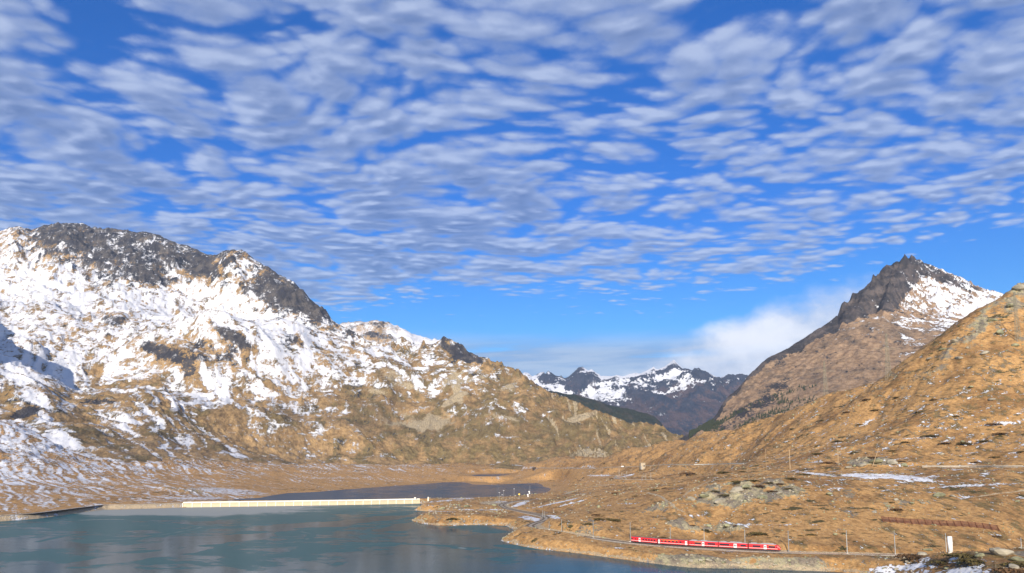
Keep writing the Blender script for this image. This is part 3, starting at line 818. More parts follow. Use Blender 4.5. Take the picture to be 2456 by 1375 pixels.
cB = [
    smooth_curve([(-420, 1125, 1500), (0, 1125, 1550), (300, 1130, 1800), (600, 1135, 2250), (900, 1135, 2700), (1200, 1138, 2750), (1500, 1135, 2750), (1800, 1140, 2750)]),
    smooth_curve([(-420, 1000, 1950), (0, 1015, 1950), (300, 1015, 2300), (450, 1035, 2500), (600, 1055, 2680), (800, 1085, 2900), (1000, 1100, 3000), (1200, 1098, 3000), (1400, 1092, 2950), (1550, 1085, 2900), (1800, 1110, 2850)]),
    smooth_curve([(-420, 650, 2350), (-200, 690, 2350), (-120, 705, 2350), (-60, 800, 2350), (-10, 862, 2350), (60, 885, 2400), (120, 912, 2450), (183, 943, 2500), (270, 938, 2600), (340, 932, 2650), (420, 945, 2700), (520, 962, 2750), (640, 985, 2850), (800, 1020, 3000), (1000, 1050, 3120), (1200, 1050, 3150), (1350, 1050, 3120), (1500, 1050, 3050), (1800, 1100, 2950)]),
    smooth_curve([(-420, 645, 2700), (-200, 690, 2700), (-120, 712, 2700), (-60, 815, 2720), (-10, 866, 2740), (60, 888, 2780), (120, 915, 2850), (183, 944, 2900), (270, 936, 2960), (340, 927, 3000), (420, 938, 3020), (520, 950, 3050), (640, 970, 3100), (800, 985, 3250), (1000, 985, 3400), (1200, 980, 3350), (1350, 1000, 3300), (1500, 1030, 3150), (1800, 1097, 3000)]),
    smooth_curve([(-420, 635, 3300), (-120, 700, 3300), (0, 772, 3300), (100, 775, 3350), (200, 790, 3400), (300, 805, 3400), (380, 800, 3420), (460, 775, 3450), (540, 778, 3450), (600, 800, 3450), (680, 830, 3500), (760, 840, 3600), (850, 855, 3680), (920, 872, 3720), (1000, 880, 3750), (1060, 875, 3740), (1130, 900, 3700), (1200, 930, 3600), (1300, 960, 3450), (1400, 990, 3350), (1500, 1022, 3230), (1800, 1093, 3050)]),
    smooth_curve([(-420, 680, 4200), (0, 690, 4200), (120, 670, 4200), (200, 690, 4200), (300, 690, 4250), (380, 720, 4200), (450, 745, 4200), (520, 755, 4150), (600, 768, 4150), (680, 775, 4100), (760, 790, 4050), (830, 815, 4000), (900, 840, 3980), (960, 845, 3960), (1050, 850, 3900), (1120, 868, 3850), (1200, 905, 3720), (1300, 945, 3580), (1400, 977, 3430), (1500, 1012, 3310), (1800, 1091, 3100)]),
    SIL_B,
    [(px, py + 70, Y + 900) for px, py, Y in SIL_B],
]
tB = np.r_[np.linspace(float(ray(-400, 700)[0]), float(ray(-25, 700)[0]), 60, endpoint=False), np.arange(float(ray(-25, 700)[0]), float(ray(1640, 1050)[0]), 0.00126), np.linspace(float(ray(1642, 1050)[0]), float(ray(1790, 1080)[0]), 20)]
T_, X_, Y_, Z_, pos = loft(cB, tB, [46, 60, 10, 60, 34, 84, 8])
px_, py_ = proj(T_, (Z_ - CAMZ) / Y_)
crest = np.exp(-((pos - 6.0) / 0.35) ** 2)
calm = (1 - 0.72 * crest) * (0.35 + 0.65 * sstep(pos, 0.0, 1.2))
wx_ = X_ + 120 * fbm(X_ / 500, Y_ / 500, 3, 301); wy_ = Y_ + 120 * fbm(X_ / 500, Y_ / 500, 3, 302)
rg = ridged(wx_ / 620, wy_ / 620, 6, 311)
fb = fbm(wx_ / 260, wy_ / 260, 6, 321, gain=0.55)
# gullies run down to the right on the left part, straight down on the right part
gd = np.interp(px_, [0, 500, 900, 1300, 1650], [-0.75, -0.65, -0.45, -0.2, -0.5])
uu = wx_ * np.cos(gd) - wy_ * np.sin(gd); vv = wx_ * np.sin(gd) + wy_ * np.cos(gd)
gu = ridged(uu / 95, vv / 700, 4, 331)
craggy = sstep(pos, 4.6, 5.6)
crags = ridged(wx_ / 150, wy_ / 150, 5, 341, gain=0.62)
lowr = sstep(px_, 1100, 700)
Zb = Z_ + calm * (70 * (rg - 0.45) + 30 * fb - 26 * (gu - 0.4) * (1 - 0.5 * craggy)) * (0.5 + 0.5 * sstep(pos, 1, 4))
Zb += craggy * (1 - 0.80 * crest) * 75 * (crags - 0.4)
Zb += crest * craggy * 7 * fbm(X_ / 45, Y_ / 200, 4, 347) 
# steps of rock above the scree
for (cx, cy_, rx, ry, rot, h) in [(560, 812, 110, 30, -20, 45), (410, 850, 90, 30, -20, 35), (700, 818, 60, 24, -30, 40), (270, 768, 26, 14, 0, 34), (765, 890, 70, 40, 0, 30), (960, 905, 70, 30, 0, 28), (1110, 905, 60, 30, 0, 24), (330, 950, 90, 16, 0, 14)]:
    Zb += h * blob(px_, py_, cx, cy_, rx, ry, rot, 0.7, 0.35 * fb)
relief = 0.5 * rg + 0.5 * fb
fnb = fbm(X_ / 60, Y_ / 60, 4, 351)
mid = ridged(wx_ / 210, wy_ / 170, 5, 353, gain=0.62)
fn2 = fbm(X_ / 24, Y_ / 30, 4, 355)
Zb += calm * (9 * fnb + 18 * (mid - 0.42) + 2.5 * fn2)
px_, py_ = proj(T_, (Zb - CAMZ) / Y_)
xs = [-300, 0, 140, 280, 420, 560, 700, 840, 980, 1120, 1260, 1400, 1540, 1700]
ys = [540, 600, 660, 720, 780, 840, 900, 960, 1020, 1080, 1140]
tab = [[.5, .62, .42, .45, .45, .40, .5, .5, .5, .5, .3, .1, .0, 0],
       [.7, .75, .48, .40, .42, .42, .6, .5, .5, .5, .3, .1, .0, 0],
       [.9, .90, .86, .60, .52, .60, .42, .5, .5, .5, .3, .1, .0, 0],
       [.8, .84, .84, .84, .84, .88, .50, .55, .55, .5, .3, .1, .0, 0],
       [.8, .76, .76, .66, .80, .80, .84, .66, .58, .5, .3, .1, .0, 0],
       [.8, .82, .80, .62, .50, .60, .74, .58, .60, .44, .3, .1, .0, 0],
       [.8, .84, .86, .74, .66, .70, .58, .44, .50, .42, .28, .10, .0, 0],
       [.5, .56, .60, .50, .60, .62, .48, .30, .30, .26, .18, .08, .0, 0],
       [.5, .50, .46, .44, .48, .56, .46, .20, .08, .06, .05, .02, .0, 0],
       [.4, .46, .44, .34, .28, .34, .44, .36, .10, .05, .04, .02, .0, 0],
       [.4, .44, .40, .30, .22, .18, .18, .20, .10, .05, .04, .02, .0, 0]]
cov = table(px_ + 40 * fb, py_ + 22 * rg - 10, xs, ys, tab)
st1 = fbm(uu / 24, vv / 330, 4, 361)
st2 = fbm(wx_ / 55 + 3, wy_ / 34, 5, 371)
gully_w = table(px_, py_, [0, 300, 500, 900, 1700], [540, 760, 900, 1150], [[.1] * 5, [.25, .3, .5, .4, .2], [.7, .8, 1, .8, .3], [1, 1, .9, .6, .2]])
relz = Zb - Z_
snB = 0.5 + 1.55 * (cov - 0.5) - 0.15 + gully_w * 1.35 * st1 + (1 - 0.5 * gully_w) * 0.9 * st2 - 0.55 * (gu - 0.4) * gully_w - 0.12 * fb + 0.40 * fnb + 0.50 * fn2 - 0.3 * (mid - 0.42) - 0.5 * craggy * (crags - 0.42) + 0.55 * fbm(X_ / 42, Zb / 9, 3, 391) - 0.04
# rock
rk = 0.10 + 0.35 * sstep(crags, 0.35, 0.7) * craggy
tabr = [[.5, .45, .85, .80, .75, .75, .7, .5, .5, .5, .2, .1, .0, 0],
        [.4, .35, .70, .90, .95, .70, .5, .5, .5, .5, .2, .1, .0, 0],
        [.2, .15, .30, .75, .55, .45, .90, .8, .4, .4, .2, .1, .0, 0],
        [.2, .15, .20, .20, .20, .20, .90, .9, .3, .3, .2, .1, .0, 0],
        [.2, .25, .25, .35, .20, .25, .50, .7, .3, .5, .2, .1, .0, 0],
        [.2, .15, .15, .30, .45, .55, .30, .25, .2, .5, .2, .1, .0, 0],
        [.2, .15, .15, .15, .25, .20, .20, .25, .2, .2, .2, .1, .0, 0],
        [.2, .30, .30, .20, .10, .10, .15, .20, .2, .15, .15, .1, .0, 0],
        [.2, .15, .10, .10, .10, .10, .10, .15, .15, .10, .1, .1, .0, 0],
        [.2, .10, .05, .05, .05, .05, .10, .15, .15, .10, .1, .1, .0, 0],
        [.2, .10, .05, .05, .05, .05, .10, .15, .15, .10, .1, .1, .0, 0]]
rkB = table(px_ + 25 * fb, py_, xs, ys, tabr) + 0.30 * (crags - 0.45) + 0.12 * fnb
dark = np.clip(table(px_, py_, xs, ys, tabr) * 1.3 - 0.35, 0, 1)
for (cx, cy_, rx, ry, rot, k) in [(560, 808, 60, 14, -32, .9), (400, 850, 60, 18, -25, .75), (450, 880, 26, 34, 0, .7), (270, 768, 27, 12, 0, .9), (700, 812, 28, 12, -25, .7), (665, 705, 85, 26, -12, 1.0), (745, 742, 45, 22, -35, 1.0), (1100, 845, 60, 14, -25, .85), (480, 640, 60, 22, -20, 1.0), (340, 655, 60, 22, -25, .9), (165, 570, 80, 22, -6, .7), (60, 990, 40, 14, 20, .7), (240, 965, 60, 7, 0, .6)]:
    b_ = blob(px_, py_, cx, cy_, rx, ry, rot, 0.5, 0.5 * fb + 0.2 * fnb)
    rkB = np.maximum(rkB, k * b_)
    snB = snB - 0.42 * k * b_
# pale scree fans and tracks on the brown flank
scB = 0.55 * sstep(fbm(uu / 60, vv / 420, 4, 381), 0.18, 0.42) * sstep(px_, 800, 1000) * 0.9 + 0.2 * sstep(px_, 700, 1000)
for (cx, cy_, rx, ry, rot, k) in [(1095, 925, 12, 50, 12, .8), (1085, 960, 40, 9, 30, .8), (1130, 910, 60, 7, 12, .7), (1200, 1000, 60, 8, -10, .6), (1390, 1003, 45, 9, 18, .75), (905, 940, 40, 12, -10, .6), (1415, 1103, 45, 11, 0, .9), (1000, 1010, 110, 9, -28, .5)]:
    scB = np.maximum(scB, k * blob(px_, py_, cx, cy_, rx, ry, rot, 0.5, 0.45 * fb + 0.25 * fnb))
flt = blob(px_, py_, 1415, 1100, 46, 13, 0, 0.25, 0.3 * fb)
Zb += flt * (16 + 9 * ridged(X_ / 14, Y_ / 90, 3, 395))
scB = scB * (1 - flt) + flt * (0.45 + 0.55 * sstep(ridged(X_ / 10, Z_ / 40, 3, 396), 0.3, 0.6)); rkB = rkB * (1 - flt); snB = snB * (1 - flt)
toneB = 0.45 + 0.35 * fb + 0.25 * sstep(py_, 900, 1050) * sstep(px_, 900, 1100) + 0.2 * sstep(px_, 600, 1200)
M_left = terrain_mat('alpine_flank', 9.0, (0.345, 0.230, 0.112), (0.21, 0.140, 0.066), (0.16, 0.120, 0.055), (0.10, 0.088, 0.080), (0.036, 0.035, 0.042), (0.40, 0.32, 0.20), 0.30, scrub=0.0, bump=0.8, speck=0.5, sn=(2.1, 0.5, 1.2), snow_max=0.93)
grid_mesh('mountain', X_, Y_, Zb, {'snow': snB, 'rock': rkB, 'tone': toneB, 'scree': scB}, M_left)

# ---- white dome peeping out behind it
SIL_C = [(700, 800, 7000), (780, 790, 7000), (815, 778, 7000), (835, 774, 7000), (865, 773, 7000), (880, 772, 7000), (898, 770, 7000), (915, 773, 7000), (930, 775, 7000), (950, 783, 7000), (970, 793, 7000), (990, 803, 7050), (1020, 812, 7100), (1060, 822, 7200), (1100, 832, 7200)]
cC = [[(px, 860, 6200) for px, py, Y in SIL_C], SIL_C, [(px, py + 20, Y + 900) for px, py, Y in SIL_C]]
T_, X_, Y_, Z_, pos = loft(cC, np.arange(float(ray(702, 800)[0]), float(ray(1098, 800)[0]), 0.0013), [60, 8])
px_, py_ = proj(T_, (Z_ - CAMZ) / Y_)
cr = ridged(X_ / 260, Y_ / 260, 5, 401)
crest = np.exp(-((pos - 1.0) / 0.2) ** 2)
Zc2 = Z_ + (1 - .8 * crest) * 90 * (cr - 0.4)
px_c = px_
grid_mesh('mountain', X_, Y_, Zc2, {'snow': 0.95 - 0.5 * blob(px_, py_, 915, 800, 40, 22, -20, .5, fbm(X_ / 150, Y_ / 150, 3, 405)) - 0.35 * sstep(px_, 960, 860) + 0.25 * (0.5 - cr), 'rock': 0.1 + 0.7 * cr, 'tone': cr * 0, 'scree': cr * 0}, M_left)

# ---- the pointed peak on the right
SIL_D = [(1560, 1085, 2650), (1600, 1065, 2700), (1647, 1046, 2750), (1672, 1033, 2780), (1699, 1019, 2800), (1712, 1005, 2820), (1721, 991, 2850), (1728, 978, 2860), (1736, 965, 2880), (1756, 945, 2900), (1765, 938, 2920), (1776, 928, 2950), (1786, 912, 2970), (1793, 903, 2980), (1808, 890, 3000), (1824, 874, 3030), (1841, 860, 3050),
         (1862, 850, 3080), (1884, 841, 3100), (1905, 826, 3150), (1924, 815, 3180), (1950, 800, 3200), (1979, 783, 3250), (1996, 770, 3280), (2009, 760, 3300), (2014, 742, 3300), (2018, 730, 3300), (2026, 726, 3300), (2031, 732, 3310), (2040, 722, 3330), (2051, 712, 3350), (2062, 700, 3380), (2076, 691, 3400), (2090, 678, 3420),
         (2102, 668, 3440), (2110, 660, 3460), (2118, 646, 3480), (2127, 638, 3500), (2136, 640, 3500), (2144, 634, 3520), (2152, 631, 3520), (2160, 638, 3540), (2170, 634, 3560), (2178, 628, 3580), (2186, 626, 3600), (2196, 629, 3600), (2206, 631, 3600), (2222, 638, 3600), (2237, 644, 3600), (2258, 653, 3600), (2279, 663, 3600), (2304, 676, 3600), (2325, 684, 3600),
         (2346, 694, 3600), (2380, 706, 3600), (2456, 735, 3600), (2600, 790, 3600), (2900, 880, 3600)]
cD = [
    smooth_curve([(1560, 1130, 2000), (1700, 1120, 2000), (1850, 1085, 1950), (2000, 1050, 1900), (2200, 980, 1850), (2400, 900, 1800), (2900, 850, 1800)]),
    smooth_curve([(1560, 1098, 2450), (1647, 1058, 2550), (1720, 1025, 2600), (1800, 975, 2600), (1900, 925, 2600), (2000, 880, 2600), (2100, 850, 2600), (2200, 835, 2600), (2300, 815, 2550), (2456, 810, 2500), (2900, 860, 2500)]),
    smooth_curve([(1560, 1090, 2570), (1647, 1050, 2680), (1720, 1003, 2760), (1800, 920, 2870), (1900, 862, 2950), (2000, 805, 3000), (2080, 755, 3050), (2150, 735, 3080), (2220, 745, 3050), (2300, 755, 3000), (2456, 775, 2950), (2900, 870, 2900)]),
    SIL_D,
    [(px, py + 60, Y + 700) for px, py, Y in SIL_D],
]
tD = np.r_[np.arange(float(ray(1565, 1040)[0]), float(ray(2470, 750)[0]), 0.00130), np.linspace(float(ray(2472, 750)[0]), float(ray(2850, 750)[0]), 30)]
T_, X_, Y_, Z_, pos = loft(cD, tD, [44, 90, 90, 8])
px_, py_ = proj(T_, (Z_ - CAMZ) / Y_)
crest = np.exp(-((pos - 3.0) / 0.28) ** 2)
wx_ = X_ + 60 * fbm(X_ / 300, Y_ / 300, 3, 501); wy_ = Y_ + 60 * fbm(X_ / 300, Y_ / 300, 3, 502)
uu = wx_ * math.cos(0.55) + wy_ * math.sin(0.55); vv = -wx_ * math.sin(0.55) + wy_ * math.cos(0.55)
gu = ridged(uu / 90, vv / 500, 5, 511)
cr = ridged(wx_ / 130, wy_ / 130, 5, 521, gain=0.6)
fb = fbm(wx_ / 200, wy_ / 200, 5, 531)
fn = fbm(X_ / 30, Y_ / 30, 4, 541)
up = sstep(py_, 800, 700)
Zd = Z_ + (1 - 0.85 * crest) * (38 * (gu - 0.4) * (0.4 + up) + 62 * up * (cr - 0.4) + 16 * fb + 8 * fn) + crest * up * 5 * fbm(X_ / 22, Y_ / 22, 3, 551)
# a rock rib falls from the summit towards the left
rib = [(2186, 628), (2165, 660), (2145, 700), (2120, 735)]
for (cx, cy_, rx, ry, rot, h) in [(2155, 690, 16, 60, 28, 60), (2110, 700, 14, 50, 40, 40), (2060, 740, 14, 40, 50, 30)]:
    Zd += h * blob(px_, py_, cx, cy_, rx, ry, -rot, 0.8, 0.3 * fb) * (1 - crest)
px_, py_ = proj(T_, (Zd - CAMZ) / Y_)
rkD = 0.16 + 0.35 * (cr - 0.4) + 0.2 * gu * sstep(py_, 1000, 800)
# dark crag band along the left crest
dl = np.interp(px_, [p[0] for p in SIL_D], [p[1] for p in SIL_D])
below = py_ - dl
bandw = np.interp(px_, [1700, 1850, 1950, 2010, 2080, 2130, 2190, 2230], [10, 12, 18, 36, 66, 95, 65, 0])
rkD = np.maximum(rkD, 1.0 * sstep(below + 14 * fb + 8 * fn, bandw + 10, bandw - 10) * (px_ < 2230))
for (cx, cy_, rx, ry, rot, k) in [(2250, 660, 60, 13, -20, .9), (2320, 688, 50, 9, -14, .9), (2150, 700, 20, 60, -25, .95), (1800, 985, 90, 26, 30, .5), (1870, 925, 60, 20, 30, .45)]:
    rkD = np.maximum(rkD, k * blob(px_, py_, cx, cy_, rx, ry, rot, 0.5, 0.5 * fb + 0.2 * fn))
xs = [1600, 1900, 2000, 2080, 2140, 2180, 2220, 2280, 2340, 2400, 2500]
ys = [620, 660, 700, 740, 780, 820, 860, 900, 1000]
tab = [[0, 0, .1, .2, .25, .45, .8, .85, .8, .8, .8],
       [0, 0, .1, .15, .15, .60, .66, .60, .7, .8, .8],
       [0, 0, .15, .15, .18, .60, .80, .90, .88, .88, .8],
       [0, 0, .2, .42, .20, .58, .66, .84, .95, .9, .8],
       [0, .05, .40, .30, .25, .62, .55, .66, .85, .8, .8],
       [0, .0, .1, .05, .12, .48, .42, .42, .55, .6, .5],
       [0, .0, .0, .0, .05, .30, .30, .42, .2, .2, .2],
       [0, .0, .0, .0, .0, .05, .10, .05, .0, .0, .0],
       [0, .0, .0, .0, .0, .0, .0, .0, .0, .0, .0]]
cov = table(px_ + 14 * fb, py_ + 10 * fb, xs, ys, tab)
st = fbm(uu / 16, vv / 110, 4, 561)
snD = 0.38 + 1.35 * (cov - 0.5) + 1.15 * st * sstep(cov, 0.0, 0.1) - 0.30 * (rkD - 0.3) * sstep(rkD, 0.4, 0.8) + 0.15 * fn - 0.12
toneD = 0.35 + 0.4 * fb + 0.2 * st
scD = 0.35 * sstep(fbm(uu / 45, vv / 420, 4, 571), 0.1, 0.4)
M_peak = terrain_mat('peak_rock', 7.0, (0.29, 0.20, 0.13), (0.19, 0.14, 0.10), (0.16, 0.12, 0.09), (0.115, 0.095, 0.088), (0.042, 0.040, 0.044), (0.36, 0.27, 0.19), 0.12, bump=0.7, speck=0.5)
grid_mesh('mountain', X_, Y_, Zd, {'snow': snD, 'rock': rkD, 'tone': toneD, 'scree': scD}, M_peak)
PEAK = (T_, X_, Y_, Zd, px_, py_)

# ---- far range closing the valley
SIL_E = [(1150, 905), (1210, 900), (1251, 898), (1258, 894), (1266, 895), (1277, 903), (1288, 899), (1297, 894), (1304, 893), (1308, 899), (1315, 891), (1322, 896), (1331, 902), (1341, 905), (1346, 902), (1351, 908), (1358, 908), (1365, 904), (1377, 893), (1388, 882), (1397, 880.5), (1411, 890), (1419, 886), (1428, 893), (1436, 898), (1443, 903),
         (1451, 902), (1465, 903), (1479, 900), (1493, 904), (1510, 898), (1525, 895), (1533, 897), (1542, 894), (1556, 887), (1568, 881), (1574, 886), (1579, 888), (1590, 882), (1605, 873), (1611, 868), (1616, 863), (1621, 869), (1627, 875), (1639, 886), (1650, 891), (1662, 894), (1669, 888), (1676, 883), (1682, 889), (1690, 891), (1702, 897), (1713, 904),
         (1727, 908), (1740, 904), (1753, 901), (1765, 905), (1784, 901), (1800, 906), (1850, 902), (1950, 905)]
def lev(py, Y, xs_=(1150, 1300, 1500, 1700, 1950)): return [(x, py, Y) for x in xs_]
cE = [lev(1120, 8200), lev(1045, 9000), smooth_curve([(1150, 985, 10000), (1350, 985, 10000), (1450, 975, 10100), (1560, 965, 10200), (1650, 950, 10200), (1750, 950, 10200), (1950, 950, 10200)]), smooth_curve([(1150, 950, 11000), (1330, 945, 11000), (1400, 948, 11000), (1500, 930, 11000), (1600, 925, 11000), (1660, 905, 10800), (1760, 920, 10900), (1950, 930, 11000)]), [(a, b, 12500) for a, b in SIL_E], [(a, b + 25, 13500) for a, b in SIL_E]]
T_, X_, Y_, Z_, pos = loft(cE, np.arange(float(ray(1180, 900)[0]), float(ray(1900, 900)[0]), 0.00105), [26, 40, 30, 46, 6])
px_, py_ = proj(T_, (Z_ - CAMZ) / Y_)
crest = np.exp(-((pos - 4.0) / 0.55) ** 2)
wx_ = X_ + 200 * fbm(X_ / 900, Y_ / 900, 3, 601); wy_ = Y_ + 200 * fbm(X_ / 900, Y_ / 900, 3, 602)
rg = ridged(wx_ / 900, wy_ / 1300, 6, 611, gain=0.6)
fb = fbm(wx_ / 500, wy_ / 500, 5, 621)
Ze = Z_ + (1 - 0.96 * crest) * (240 * (rg - 0.45) * sstep(pos, 0.5, 3) + 60 * fb) + crest * 12 * fbm(X_ / 60, Y_ / 90, 3, 631)
px_, py_ = proj(T_, (Ze - CAMZ) / Y_)
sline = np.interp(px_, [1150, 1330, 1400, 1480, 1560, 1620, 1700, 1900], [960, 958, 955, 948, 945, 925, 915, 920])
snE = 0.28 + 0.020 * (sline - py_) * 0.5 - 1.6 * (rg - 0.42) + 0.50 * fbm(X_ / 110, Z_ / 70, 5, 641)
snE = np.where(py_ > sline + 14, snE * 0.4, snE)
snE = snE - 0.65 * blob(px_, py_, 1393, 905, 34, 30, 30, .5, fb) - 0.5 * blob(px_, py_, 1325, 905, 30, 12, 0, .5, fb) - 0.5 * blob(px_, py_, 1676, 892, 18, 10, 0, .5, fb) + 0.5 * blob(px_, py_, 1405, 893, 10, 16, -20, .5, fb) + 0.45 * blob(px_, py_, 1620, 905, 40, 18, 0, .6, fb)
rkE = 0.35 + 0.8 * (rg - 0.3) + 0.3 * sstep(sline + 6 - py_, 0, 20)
M_far = terrain_mat('far_range', 28.0, (0.075, 0.052, 0.055), (0.040, 0.036, 0.050), (0.026, 0.030, 0.044), (0.040, 0.042, 0.060), (0.018, 0.023, 0.040), (0.15, 0.11, 0.09), 0.12, bump=0.8, speck=0.5)  # valley shade and the blue of distance are painted into these dark colours
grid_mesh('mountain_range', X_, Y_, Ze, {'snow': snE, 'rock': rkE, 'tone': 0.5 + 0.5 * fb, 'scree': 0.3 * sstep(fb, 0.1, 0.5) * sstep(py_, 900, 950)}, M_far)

# ---- wooded spur in the valley behind the left flank
SIL_F = [(1200, 935), (1310, 940), (1340, 942), (1380, 948), (1420, 958), (1450, 969), (1500, 981), (1540, 990), (1570, 1000), (1590, 1020), (1605, 1040), (1640, 1075), (1700, 1130)]
cF = [[(a, b + 110, 5200) for a, b in SIL_F], [(a, b, 6000) for a, b in SIL_F], [(a, b + 20, 6500) for a, b in SIL_F]]
T_, X_, Y_, Z_, pos = loft(cF, np.arange(float(ray(1205, 1000)[0]), float(ray(1690, 1100)[0]), 0.0014), [60, 8])
fb = fbm(X_ / 120, Y_ / 120, 5, 701)
Zf = Z_ + 14 * fb + 5 * gnoise(X_ / 12, Y_ / 12, 711)
M_wood = terrain_mat('wooded_spur', 12.0, (0.022, 0.030, 0.018), (0.030, 0.034, 0.018), (0.05, 0.045, 0.03), (0.05, 0.05, 0.04), (0.03, 0.03, 0.03), (0.10, 0.09, 0.07), 0.1, bump=0.9, speck=0.2)
grid_mesh('hill', X_, Y_, Zf, {'snow': fb * 0 - 1, 'rock': fb * 0.3, 'tone': 0.4 + fb * 0.5, 'scree': fb * 0}, M_wood)

# ground beyond, down to the horizon
yy = np.linspace(3000, 14500, 40); xx = np.linspace(-1.3, 1.3, 60)
TT, YY = np.meshgrid(xx, yy)
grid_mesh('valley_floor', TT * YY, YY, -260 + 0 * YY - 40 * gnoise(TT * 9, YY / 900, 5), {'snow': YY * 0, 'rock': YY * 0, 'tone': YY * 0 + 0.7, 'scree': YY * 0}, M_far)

# ---- the air between
hz = bmesh.new()
bmesh.ops.create_cube(hz, size=1.0)
me = bpy.data.meshes.new('haze'); hz.to_mesh(me); hz.free()
haze = bpy.data.objects.new('haze', me); COL.objects.link(haze)
haze.location = (0, 6500, 900); haze.scale = (42000, 17500, 2900)
haze['kind'] = 'stuff'
mh = bpy.data.materials.new('thin_mountain_air'); mh.use_nodes = True
q = NT(mh.node_tree); q.n.clear()
vo = q.node('ShaderNodeVolumePrincipled')
q.put(vo.inputs['Color'], (0.52, 0.70, 1.0, 1)); q.put(vo.inputs['Density'], 2.0e-5); q.put(vo.inputs['Anisotropy'], 0.0)
ou = q.node('ShaderNodeOutputMaterial'); q.l.new(vo.outputs[0], ou.inputs['Volume'])
me.materials.append(mh)

# ================================================================ things
class MB:
    def __init__(s):
        s.v = []; s.f = []; s.mi = []
    def add(s, vs, fs, mi=0):
        o = len(s.v); s.v += [tuple(v) for v in vs]; s.f += [tuple(i + o for i in f) for f in fs]; s.mi += [mi] * len(fs)
    def box(s, c, d, rz=0.0, M=None, mi=0):
        x, y, z = d[0] / 2, d[1] / 2, d[2] / 2
        R = Matrix.Rotation(rz, 3, 'Z') if M is None else M
        vs = [Vector(c) + R @ Vector((a * x, b * y, e * z)) for a, b, e in [(-1, -1, -1), (1, -1, -1), (1, 1, -1), (-1, 1, -1), (-1, -1, 1), (1, -1, 1), (1, 1, 1), (-1, 1, 1)]]
        s.add(vs, [(0, 3, 2, 1), (4, 5, 6, 7), (0, 1, 5, 4), (1, 2, 6, 5), (2, 3, 7, 6), (3, 0, 4, 7)], mi)
    def bar(s, a, b, w, h=None, n=4, w2=None):
        a, b = Vector(a), Vector(b); d = (b - a).normalized()
        up = Vector((0, 0, 1)) if abs(d.z) < 0.95 else Vector((1, 0, 0))
        u = d.cross(up).normalized(); v = u.cross(d)
        h = h or w; w2 = w if w2 is None else w2
        vs = []
        for p, k in ((a, 1.0), (b, w2 / w)):
            for i in range(n):
                an = 2 * math.pi * (i + 0.5) / n
                r = 1 / math.cos(math.pi / n) if n == 4 else 1.0
                vs.append(p + u * math.cos(an) * w / 2 * r * k + v * math.sin(an) * h / 2 * r * k)
        fs = [(i, (i + 1) % n, n + (i + 1) % n, n + i) for i in range(n)] + [tuple(range(n))[::-1], tuple(range(n, 2 * n))]
        s.add(vs, fs)
    def prism(s, prof, x0, x1, cap=True):
        """profile in (y, z), run along x"""
        n = len(prof)
        vs = [(x0, y, z) for y, z in prof] + [(x1, y, z) for y, z in prof]
        fs = [(i, (i + 1) % n, n + (i + 1) % n, n + i) for i in range(n)]
        if cap: fs += [tuple(range(n))[::-1], tuple(range(n, 2 * n))]
        s.add(vs, fs)
    def mesh(s, name, mats, smooth=False, bevel=0):
        me = bpy.data.meshes.new(name)
        me.from_pydata(s.v, [], s.f)
        for m_ in (mats if isinstance(mats, (list, tuple)) else [mats]): me.materials.append(m_)
        me.polygons.foreach_set('material_index', s.mi)
        bm = bmesh.new(); bm.from_mesh(me); bmesh.ops.recalc_face_normals(bm, faces=bm.faces)
        if bevel: bmesh.ops.bevel(bm, geom=bm.edges[:], offset=bevel, segments=1, affect='EDGES')
        bm.to_mesh(me); bm.free()
        if smooth: me.shade_smooth()
        return me
    def build(s, name, mats, parent=None, loc=None, smooth=False, bevel=0):
        return link(name, s.mesh(name, mats, smooth, bevel), parent, loc)

def link(name, me, parent=None, loc=None, rz=0.0):
    o = bpy.data.objects.new(name, me); COL.objects.link(o)
    if parent is not None: o.parent = parent
    if loc is not None: o.location = loc
    if rz: o.rotation_euler.z = rz
    return o

def thing(name, label, cat, loc=(0, 0, 0), rz=0.0, group=None):
    o = link(name, None, None, loc, rz)
    o.empty_display_size = 0.5
    return tag(o, label, cat, group)

def tag(o, label, cat, group=None):
    o['label'] = label; o['category'] = cat
    if group: o['group'] = group
    return o

def copy_tree(src, loc, rz=0.0, label=None, scale=None):
    kids = {}
    for o in COL.objects:
        if o.parent is not None: kids.setdefault(o.parent.name, []).append(o)
    def cp(o, par):
        c = o.copy(); COL.objects.link(c)
        if par is not None: c.parent = par
        for k in kids.get(o.name, []): cp(k, c)
        return c
    r = cp(src, None)
    r.location = loc; r.rotation_euler.z = rz
    if scale is not None: r.scale = scale
    if label: r['label'] = label
    return r

M = {}
M['red'] = simple_mat('red_carriage_paint', (0.62, 0.018, 0.022), 0.32, noise=0.06, scale=0.5, spec=0.5)
M['roof'] = simple_mat('grey_carriage_roof', (0.36, 0.36, 0.37), 0.6)
M['roofd'] = simple_mat('dark_carriage_roof', (0.13, 0.10, 0.10), 0.7)
M['glass'] = simple_mat('dark_train_glass', (0.02, 0.02, 0.03), 0.08, noise=0.0, spec=0.6)
M['white'] = simple_mat('white_paint', (0.80, 0.80, 0.78), 0.5, noise=0.04)
M['yellow'] = simple_mat('yellow_paint', (0.75, 0.50, 0.08), 0.5, noise=0.05)
M['under'] = simple_mat('black_underframe', (0.03, 0.028, 0.028), 0.7)
M['rubber'] = simple_mat('black_bellows', (0.025, 0.025, 0.028), 0.8)
M['steel'] = simple_mat('galvanised_steel', (0.30, 0.30, 0.29), 0.55, 0.2)
M['rail'] = simple_mat('rail_steel', (0.16, 0.11, 0.085), 0.5, 0.5)
M['sleeper'] = simple_mat('dark_sleepers', (0.09, 0.075, 0.06), 0.85)
